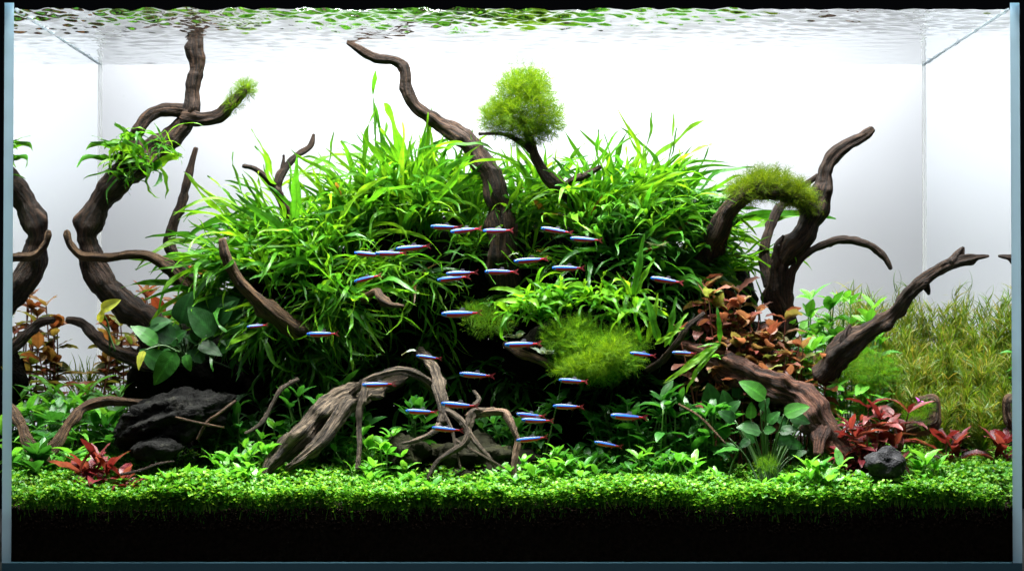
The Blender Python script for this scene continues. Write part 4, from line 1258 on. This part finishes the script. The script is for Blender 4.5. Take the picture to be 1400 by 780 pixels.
rosette('small silvery leaved rosette above the brown branch piece', 704, 462, .14, 'silver', 9, (14, 22))
rosette('small silvery leaved rosette below a swimming tetra at moss cushion edge', 744, 484, .125, 'silver', 8, (14, 22))
rosette('grey green round leaf on a stalk above the grey stump', 548, 486, .13, 'silver', 1, (20, 26))
rosette('dusky rosette with pale leaves beside the tall ribbed blade', 898, 340, .165, 'silver', 9, (16, 26))
rosette('reddish brown rosette beside the tall ribbed blade', 888, 344, .165, 'copper', 6, (14, 20))
rosette('pale yellowed leaf stuck at the foot of tall leaning branch', 690, 352, .18, 'silver', 1, (16, 20))
rosette('ochre leaf cluster beside the tetras at the leaning branch', 738, 345, .18, 'brown', 3, (18, 26))
rosette('small green rosette seated on top of the reddish root', 978, 488, .135, 'herb', 6, (12, 18))
for px, py in [(950, 300), (970, 290), (985, 305), (960, 318), (940, 285), (975, 322), (995, 285)]:
    st = [(random.gauss(0, 14), random.uniform(14, 34)) for _ in range(4)]
    stem_plant('creeper', 'round leaved creeper on the mound beside the mossy arch', 'plant', P(px, py + 14, .19), st, 'round_', (10, 15), 4, 2, 0.2, 0.4, 'round leaved creepers beside the mossy arch')
for px, py in [(820, 300), (842, 310), (790, 318), (870, 300)]:
    st = [(random.gauss(0, 14), random.uniform(14, 30)) for _ in range(3)]
    stem_plant('creeper', 'small leaved stem plant on the mound in front of the moss tree foot', 'plant', P(px, py + 10, .17), st, 'herb', (14, 22), 3, 2, 0.2, 0.4, 'small leaved stems at the moss tree foot')


# ------------------------------------------------------------------ reeds, grass tufts and the carpet
def gblade(n=6, w=0.03, bend=0.8):
    vs, fs = [], []
    y = z = 0.0
    for i in range(n + 1):
        t = i / n
        ww = w * 0.5 * (1 - t ** 2.5) + .0004
        vs += [(-ww, y, z), (ww, y, z)]
        a = bend * t
        y += math.sin(a) / n
        z += math.cos(a) / n
    for i in range(n):
        a = 2 * i
        fs.append((a, a + 1, a + 3, a + 2))
    return np.array(vs), np.array(fs)


def tuft(name, label, base, n, hp, wide, mat, w=0.03, bend=0.8, spread=0.35, group=None, col=1):
    """blades leave a short column of nodes so that the tuft is bushy from foot to tip"""
    r = empty(name, base)
    tag(r, label, 'grass', group)
    d = base.y
    tv, tf = gblade(6, w, bend)
    hgt = M(hp, d)
    if col:      # several stems, each a soft bottle brush of short blades
        k_ = 9
        st = rng.integers(0, k_, n)
        top = np.stack([rng.normal(0, M(wide, d) * .8, k_), rng.normal(0, .012, k_), hgt * rng.uniform(.66, .92, k_)], 1)
        t = rng.uniform(0.12, 1, n) ** 0.8
        B = top[st] * t[:, None]
        B[:, :2] *= (.4 + .6 * t)[:, None]
        az = rng.uniform(0, 2 * math.pi, n)
        Dr = np.stack([np.cos(az) * spread, np.sin(az) * spread, rng.uniform(.35, 1.3, n) + .5 * t], 1)
        Sc = M(rng.uniform(16, 36, n), d)
    else:
        B = np.stack([rng.normal(0, M(wide, d) * .35, n), rng.normal(0, .006, n), np.zeros(n)], 1)
        Dr = np.stack([rng.normal(0, spread, n), rng.normal(0, spread, n), np.ones(n)], 1)
        Sc = hgt * rng.uniform(.55, 1.1, n)
    o = link('blades', scatter('blades', tv, tf, mats_from(B, Dr, Sc), mat), r)
    o['kind'] = 'stuff'
    return r


for px, d, hp in [(1150, .33, 185), (1172, .34, 205), (1195, .33, 190), (1215, .34, 165), (1232, .33, 150), (1250, .32, 140), (1225, .30, 135), (1205, .29, 130), (1245, .28, 120), (1265, .27, 120), (1180, .30, 140), (1272, .29, 120), (1262, .24, 95), (1240, .25, 110), (1285, .25, 95), (1282, .22, 80),
                  (1258, .345, 185), (1270, .33, 180), (1240, .36, 195), (1278, .31, 165), (1285, .29, 150), (1215, .36, 200), (1190, .36, 205)]:
    tuft('reed', ('olive feathery reed clump pressed against the back glass' if d >= .33 else 'olive feathery reed clump behind the pointed slanting branch' if px < 1230 else 'short olive reed clump behind the hook shaped wood loop' if d <= .25 else 'bushy olive reed clump in the corner near the suction cup'), ground(px, d, .003), 800, hp * 1.14, 22, MAT['reed'], 0.045, 1.4, 0.8, 'olive reeds in the back corner')
for px, d, hp, n in [(30, .30, 110, 50), (60, .31, 120, 50), (95, .32, 110, 50), (130, .33, 120, 50)]:
    tuft('reed', 'thin dim grass clump behind the green plants by the curved trunk', ground(px, d, .003), n * 4, hp, 26, MAT['reed'], 0.06, 0.9, 0.6, 'dim grasses behind the green plants')
tuft('grass_tuft', 'star shaped pale grass tuft below the grey stump', ground(462, .055, .002), 26, 48, 6, MAT['grass'], 0.10, 1.2, 0.75, None, 0)
tuft('grass_tuft', 'thin grass tuft on the carpet in front of mossy rock', ground(520, .05, .002), 14, 50, 18, MAT['grass'], 0.07, 0.9, 0.4, None, 0)
tuft('grass_tuft', 'thin grass tuft in the corner below the tan root', ground(52, .03, .002), 26, 40, 16, MAT['grass'], 0.06, 0.8, 0.35, None, 0)
tuft('grass_tuft', 'fine grass at the foot of the mossy rock', ground(640, .05, .002), 22, 40, 30, MAT['grass'], 0.04, 0.9, 0.5, None, 0)
tuft('grass_tuft', 'fine grass tuft beside the small grey stone', ground(1270, .06, .002), 16, 56, 12, MAT['grass'], 0.05, 0.8, 0.3, None, 0)
tuft('grass_tuft', 'short grass along the side glass below the red star plant', ground(1330, .07, .002), 40, 34, 60, MAT['grass'], 0.07, 1.1, 0.6, None, 0)
for px, d in [(335, .04), (350, .035), (1090, .03)]:
    tuft('grass_tuft', 'brownish straw like runners in the carpet edge', ground(px, d, -.004), 12, 34, 36, MAT['reed'], 0.07, 1.1, 1.1, 'straw like runners in the carpet', 0)

# carpet: tiny three-leaved sprigs, far too many to count
def sprig():
    tv, tf = [], []
    def leaflet(c, nrm_az, tilt, r_):
        ca, sa = math.cos(nrm_az), math.sin(nrm_az)
        k = 6
        o0 = sum(len(x) for x in tv)
        pts = [(0, 0, 0)]
        for i in range(k):
            a = 2 * math.pi * i / k
            u, v = (1 + math.cos(a)) * r_, math.sin(a) * r_ * 0.85
            zz = u * math.tan(tilt) + 0.35 * (abs(v))
            pts.append((ca * u - sa * v, sa * u + ca * v, zz))
        pts[0] = (ca * r_, sa * r_, r_ * math.tan(tilt) - .02 * r_)
        tv.append(np.array(pts) + np.array(c))
        tf.append(np.array([(o0, o0 + 1 + i, o0 + 1 + (i + 1) % k) for i in range(k)]))
    for i in range(3):
        leaflet((0, 0, 1.0), 2.09 * i, 0.5, 0.10)
    leaflet((0.02, 0, .55), 1.0, 0.4, 0.10)
    leaflet((0.0, .02, .55), 4.1, 0.4, 0.10)
    o0 = sum(len(x) for x in tv)
    tv.append(np.array([(-.035, 0, 0), (.035, 0, 0), (0.02, 0, 1.0), (-.02, 0, 1.0)]))
    tf.append(np.array([(o0, o0 + 1, o0 + 2), (o0, o0 + 2, o0 + 3)]))
    return np.concatenate(tv), np.concatenate(tf)


tv, tf = sprig()
NC = 25000
cx = rng.uniform(-HX + .004, HX - .004, NC)
cy = .0015 + (rng.uniform(0, 1, NC) ** 1.25) * 0.235
cy[:1500] = rng.uniform(.0008, .004, 1500)
keep = []
for x, y in zip(cx, cy):
    a, b = proj((x, y, gz(x, y)))
    dens = noise.noise(Vector((x * 22, y * 22, 8.0)))
    k_ = dens > -0.35 or y < .02
    if 560 < a < 700 and y > .06:
        k_ = k_ and random.random() < .35
    keep.append(k_)
keep = np.array(keep)
cx, cy = cx[keep], cy[keep]
NC = len(cx)
cz = np.array([gz(x, y) for x, y in zip(cx, cy)]) - .0008
cz = cz - np.where(cy < .004, rng.uniform(0, 1, NC) ** 2 * .010, 0)
hh = np.array([0.0140 + 0.005 * noise.noise(Vector((x * 15, y * 15, 2.0))) for x, y in zip(cx, cy)]) * rng.uniform(.55, 1.35, NC)
Dr = np.stack([rng.normal(0, .30, NC), rng.normal(-.05, .30, NC), np.ones(NC)], 1)
Dr[:, 1] = np.where(cy < .008, np.abs(Dr[:, 1]) * .5, Dr[:, 1])
me = scatter('carpet', tv, tf, mats_from(np.stack([cx, cy, cz], 1), Dr, hh), MAT['carpet'], False)
cp = link('carpet', me)
tag(cp, 'low dense bright green clover like carpet along the front glass', 'carpet plant', kind='stuff')

# soil grains and bits of root at the top of the soil, by the glass
gv = np.array([(1, 0, 0), (-1, 0, 0), (0, 1, 0), (0, -1, 0), (0, 0, 1), (0, 0, -1)], float)
gf = np.array([(0, 2, 4), (2, 1, 4), (1, 3, 4), (3, 0, 4), (2, 0, 5), (1, 2, 5), (3, 1, 5), (0, 3, 5)])
NG = 9000
cx = rng.uniform(-HX + .003, HX - .003, NG)
cy = .0015 + rng.uniform(0, 1, NG) ** 3 * .06
cz = np.array([gz(x, y) for x, y in zip(cx, cy)]) + rng.uniform(-.0006, .0008, NG) - np.where(cy < .0045, rng.uniform(0, 1, NG) ** 1.5 * .018, 0)
m4 = mats_from(np.stack([cx, cy, cz], 1), rng.normal(size=(NG, 3)), rng.uniform(.0007, .0016, NG))
tag(link('soil_grains', scatter('soil_grains', gv, gf, m4, MAT['grain'], False)), 'loose dark soil grains lying on the soil bed', 'soil', kind='stuff')


# ------------------------------------------------------------------ the shoal
def fish_body():
    n, seg = 22, 20
    vs, fs, mi = [], [], []
    for i in range(n + 1):
        t = i / n
        x = -0.5 + t * 0.86
        h = 0.118 * (math.sin(math.pi * min(1, (t * 0.93 + 0.035)) ** 0.72) ** 0.75) * (1 - .10 * t) + 0.004
        if t > .8:
            h = max(h, .042)
        wd = h * (0.55 if t < .7 else 0.55 - .25 * (t - .7) / .3)
        zc = -0.012 * math.sin(math.pi * t)
        for q in range(seg):
            a = 2 * math.pi * q / seg
            vs.append((x, math.cos(a) * wd, zc + math.sin(a) * h * (0.95 if math.sin(a) > 0 else 1.05)))
    for i in range(n):
        t = (i + .5) / n
        for q in range(seg):
            a, b = i * seg + q, i * seg + (q + 1) % seg
            fs.append((a, a + seg, b + seg, b))
            s = math.sin(2 * math.pi * (q + .5) / seg)
            if s > 0.74:
                m = 0
            elif s > 0.52:
                m = 2 if t < .88 else 0
            elif s > 0.14:
                m = 1 if t < .86 else 3
            elif s > 0.0 and t < .8:
                m = 2
            elif s > -0.80:
                m = 3 if t > .12 else 1
            else:
                m = 4 if t < .62 else 3
            mi.append(m)
    fs.append(tuple(range(seg)))
    mi.append(0)
    fs.append(tuple(n * seg + q for q in range(seg))[::-1])
    mi.append(3)
    return mesh('body', vs, fs, [MAT['f_back'], MAT['f_blue'], MAT['f_edge'], MAT['f_red'], MAT['f_bel']], True, midx=mi)


def fin(name, pts, mat, y=0.0, th=.002):
    n = len(pts)
    vs = [(x, y - th, z) for x, z in pts] + [(x, y + th, z) for x, z in pts]
    fs = [tuple(range(n)), tuple(range(n, 2 * n))[::-1]] + [(i, (i + 1) % n, n + (i + 1) % n, n + i)[::-1] for i in range(n)]
    return mesh(name, vs, fs, mat, False)


def uvsphere(name, r, mat, sy=0.5):
    bm = bmesh.new()
    bmesh.ops.create_uvsphere(bm, u_segments=10, v_segments=7, radius=r)
    for v in bm.verts:
        v.co.y *= sy
    me = bpy.data.meshes.new(name)
    bm.to_mesh(me)
    bm.free()
    me.materials.append(mat)
    me.polygons.foreach_set('use_smooth', [True] * len(me.polygons))
    return me


FB = fish_body()
FM = [('tail_fin', fin('tail_fin', [(.345, .03), (.42, .075), (.50, .125), (.475, .06), (.43, .0), (.475, -.06), (.50, -.125), (.42, -.075), (.345, -.03)], MAT['f_tail']), (0, 0, 0)),
      ('dorsal_fin', fin('dorsal_fin', [(-.08, .095), (-.02, .185), (.06, .17), (.08, .09)], MAT['f_fin']), (0, 0, 0)),
      ('anal_fin', fin('anal_fin', [(.06, -.09), (.10, -.17), (.16, -.12), (.25, -.045)], MAT['f_tail']), (0, 0, 0)),
      ('pelvic_fin', fin('pelvic_fin', [(-.12, -.115), (-.05, -.175), (-.04, -.11)], MAT['f_fin']), (0, 0, 0))]
EYE, IRIS = uvsphere('eye', .026, MAT['f_eye']), uvsphere('iris', .036, MAT['f_iris'], .35)


def bent(me, b):
    m2 = me.copy()
    for v in m2.vertices:
        v.co.y += b * v.co.x * abs(v.co.x) if v.co.x > 0 else b * .35 * v.co.x * v.co.x
    return m2


POSES = [(b, bent(FB, b), [(nm, bent(me, b)) for nm, me, lo in FM]) for b in (-.5, -.2, .0, .25, .55)]


def fish(px, py, d, lpx, tilt, label, group):
    r = empty('tetra', P(px, py, d))
    tag(r, label, 'fish', group)
    s = M(lpx, d)
    r.scale = (s, s, s * .74)
    r.rotation_euler = (R(random.uniform(-4, 4)), R(-tilt), R(random.uniform(-20, 20)))
    b, fb, fm = random.choice(POSES)
    link('body', fb, r)
    for nm, me in fm:
        link(nm, me, r)
    for sy in (-1, 1):
        i_ = link('iris', IRIS, r)
        i_.location = (-.425, sy * .0285 + b * .35 * .18, .012)
        e = link('eye', EYE, i_)
        e.location = (0, sy * .007, 0)
    return r


SH = [
    ('blue and red striped tetra swimming before the foot of the tall leaning branch', 'tetras at the foot of the tall leaning branch',
     [(610, 310, 42, -2), (638, 314, 42, 7), (682, 315, 42, 0), (620, 380, 44, 6), (632, 373, 42, 3), (686, 371, 44, 0)]),
    ('blue and red striped tetra swimming in front of the fern crest flank', 'tetras in front of the fern flank',
     [(505, 347, 40, -5), (535, 346, 42, 1), (566, 338, 46, 5), (502, 380, 38, 13)]),
    ('blue and red striped tetra under the moss tree', 'tetras under the moss tree', [(762, 315, 42, -9), (802, 327, 42, -4), (727, 355, 46, 5), (778, 366, 44, -1)]),
    ('lone striped tetra before the dark ferns beside the tall ribbed blade', None, [(913, 383, 44, -9)]),
    ('small striped tetra half hidden by the slanting branch ferns', None, [(352, 445, 28, 6)]),
    ('striped tetra just past the lower end of the slanting branch', None, [(442, 456, 44, 1)]),
    ('large striped tetra in front of the fine leaved green pad', None, [(632, 428, 54, 2)]),
    ('striped tetra in front of the small silvery rosette', None, [(716, 470, 50, 2)]),
    ('striped tetra at the dark curved twig beside the moss cushion', 'tetras at the dark curved twig', [(880, 484, 36, -6), (936, 482, 32, -2)]),
    ('striped tetra at the top of the root tangle trunk', None, [(587, 488, 34, -7)]),
    ('striped tetra alone in the shade above the tangled roots', None, [(652, 512, 46, -4)]),
    ('striped tetra just below the bright moss cushion', None, [(785, 520, 40, -3)]),
    ('striped tetra crossing the arched limb of the grey stump', None, [(519, 525, 44, 2)]),
    ('striped tetra swimming among the tangled dark roots', 'tetras among the tangled roots', [(629, 553, 50, -4), (578, 562, 44, -2), (612, 586, 42, -5)]),
    ('striped tetra in the middle of the dark recess', 'tetras in the middle of the dark recess', [(778, 555, 42, -1), (726, 567, 40, -5), (735, 574, 42, -2)]),
    ('striped tetra close to the bent end of the pale hooked root', None, [(728, 599, 42, 6)]),
    ('striped tetra in the dark recess facing the shaded herbs', None, [(860, 569, 52, -4)]),
    ('striped tetra just above the deep green carpet herbs', None, [(832, 607, 38, -10)]),
]
k = 0
for lab, grp, items in SH:
    for px, py, l, t in items:
        fish(px, py, 0.058 + 0.006 * ((k * 7) % 4), l * 1.06, t, lab, grp)
        k += 1

# ------------------------------------------------------------------ small things on the right
o = rosette('magenta petal like scrap lying on the hook shaped wood loop', 1256, 549, .153, 'yellow', 3, (8, 11), None, 'pink_scrap')
for c in o.children:
    c.data = c.data.copy()
    c.data.materials.clear()
    c.data.materials.append(MAT['pink'])
# clear suction ring on the side glass near the back corner
bm = bmesh.new()
c0 = P(1272, 486, .385)
c0.x = HX - .0018
vs, fs = [], []
for i in range(28):
    a = 2 * math.pi * i / 28
    for q in range(6):
        b = 2 * math.pi * q / 6
        rr = .0125 + .0016 * math.cos(b)
        vs.append((.0016 * math.sin(b), rr * math.cos(a), rr * math.sin(a)))
for i in range(28):
    for q in range(6):
        a_, b_ = i * 6 + q, i * 6 + (q + 1) % 6
        c_, d_ = ((i + 1) % 28) * 6 + (q + 1) % 6, ((i + 1) % 28) * 6 + q
        fs.append((a_, b_, c_, d_))
bm.free()
o = link('suction_cup', mesh('suction_cup', vs, fs, MAT['cup']))
o.location = c0
tag(o, 'clear ring of a suction cup stuck on the side glass', 'suction cup')

# fine particles drifting in the water
NB = 110
pp = np.stack([rng.uniform(-.43, .43, NB), rng.uniform(.01, .36, NB), rng.uniform(.12, .49, NB)], 1)
m4 = mats_from(pp, rng.normal(size=(NB, 3)), rng.uniform(.00022, .0006, NB))
tag(link('drifting_particles', scatter('drifting_particles', gv, gf, m4, MAT['seal'], False)), 'tiny pale specks drifting in the clear water', 'specks', kind='stuff')
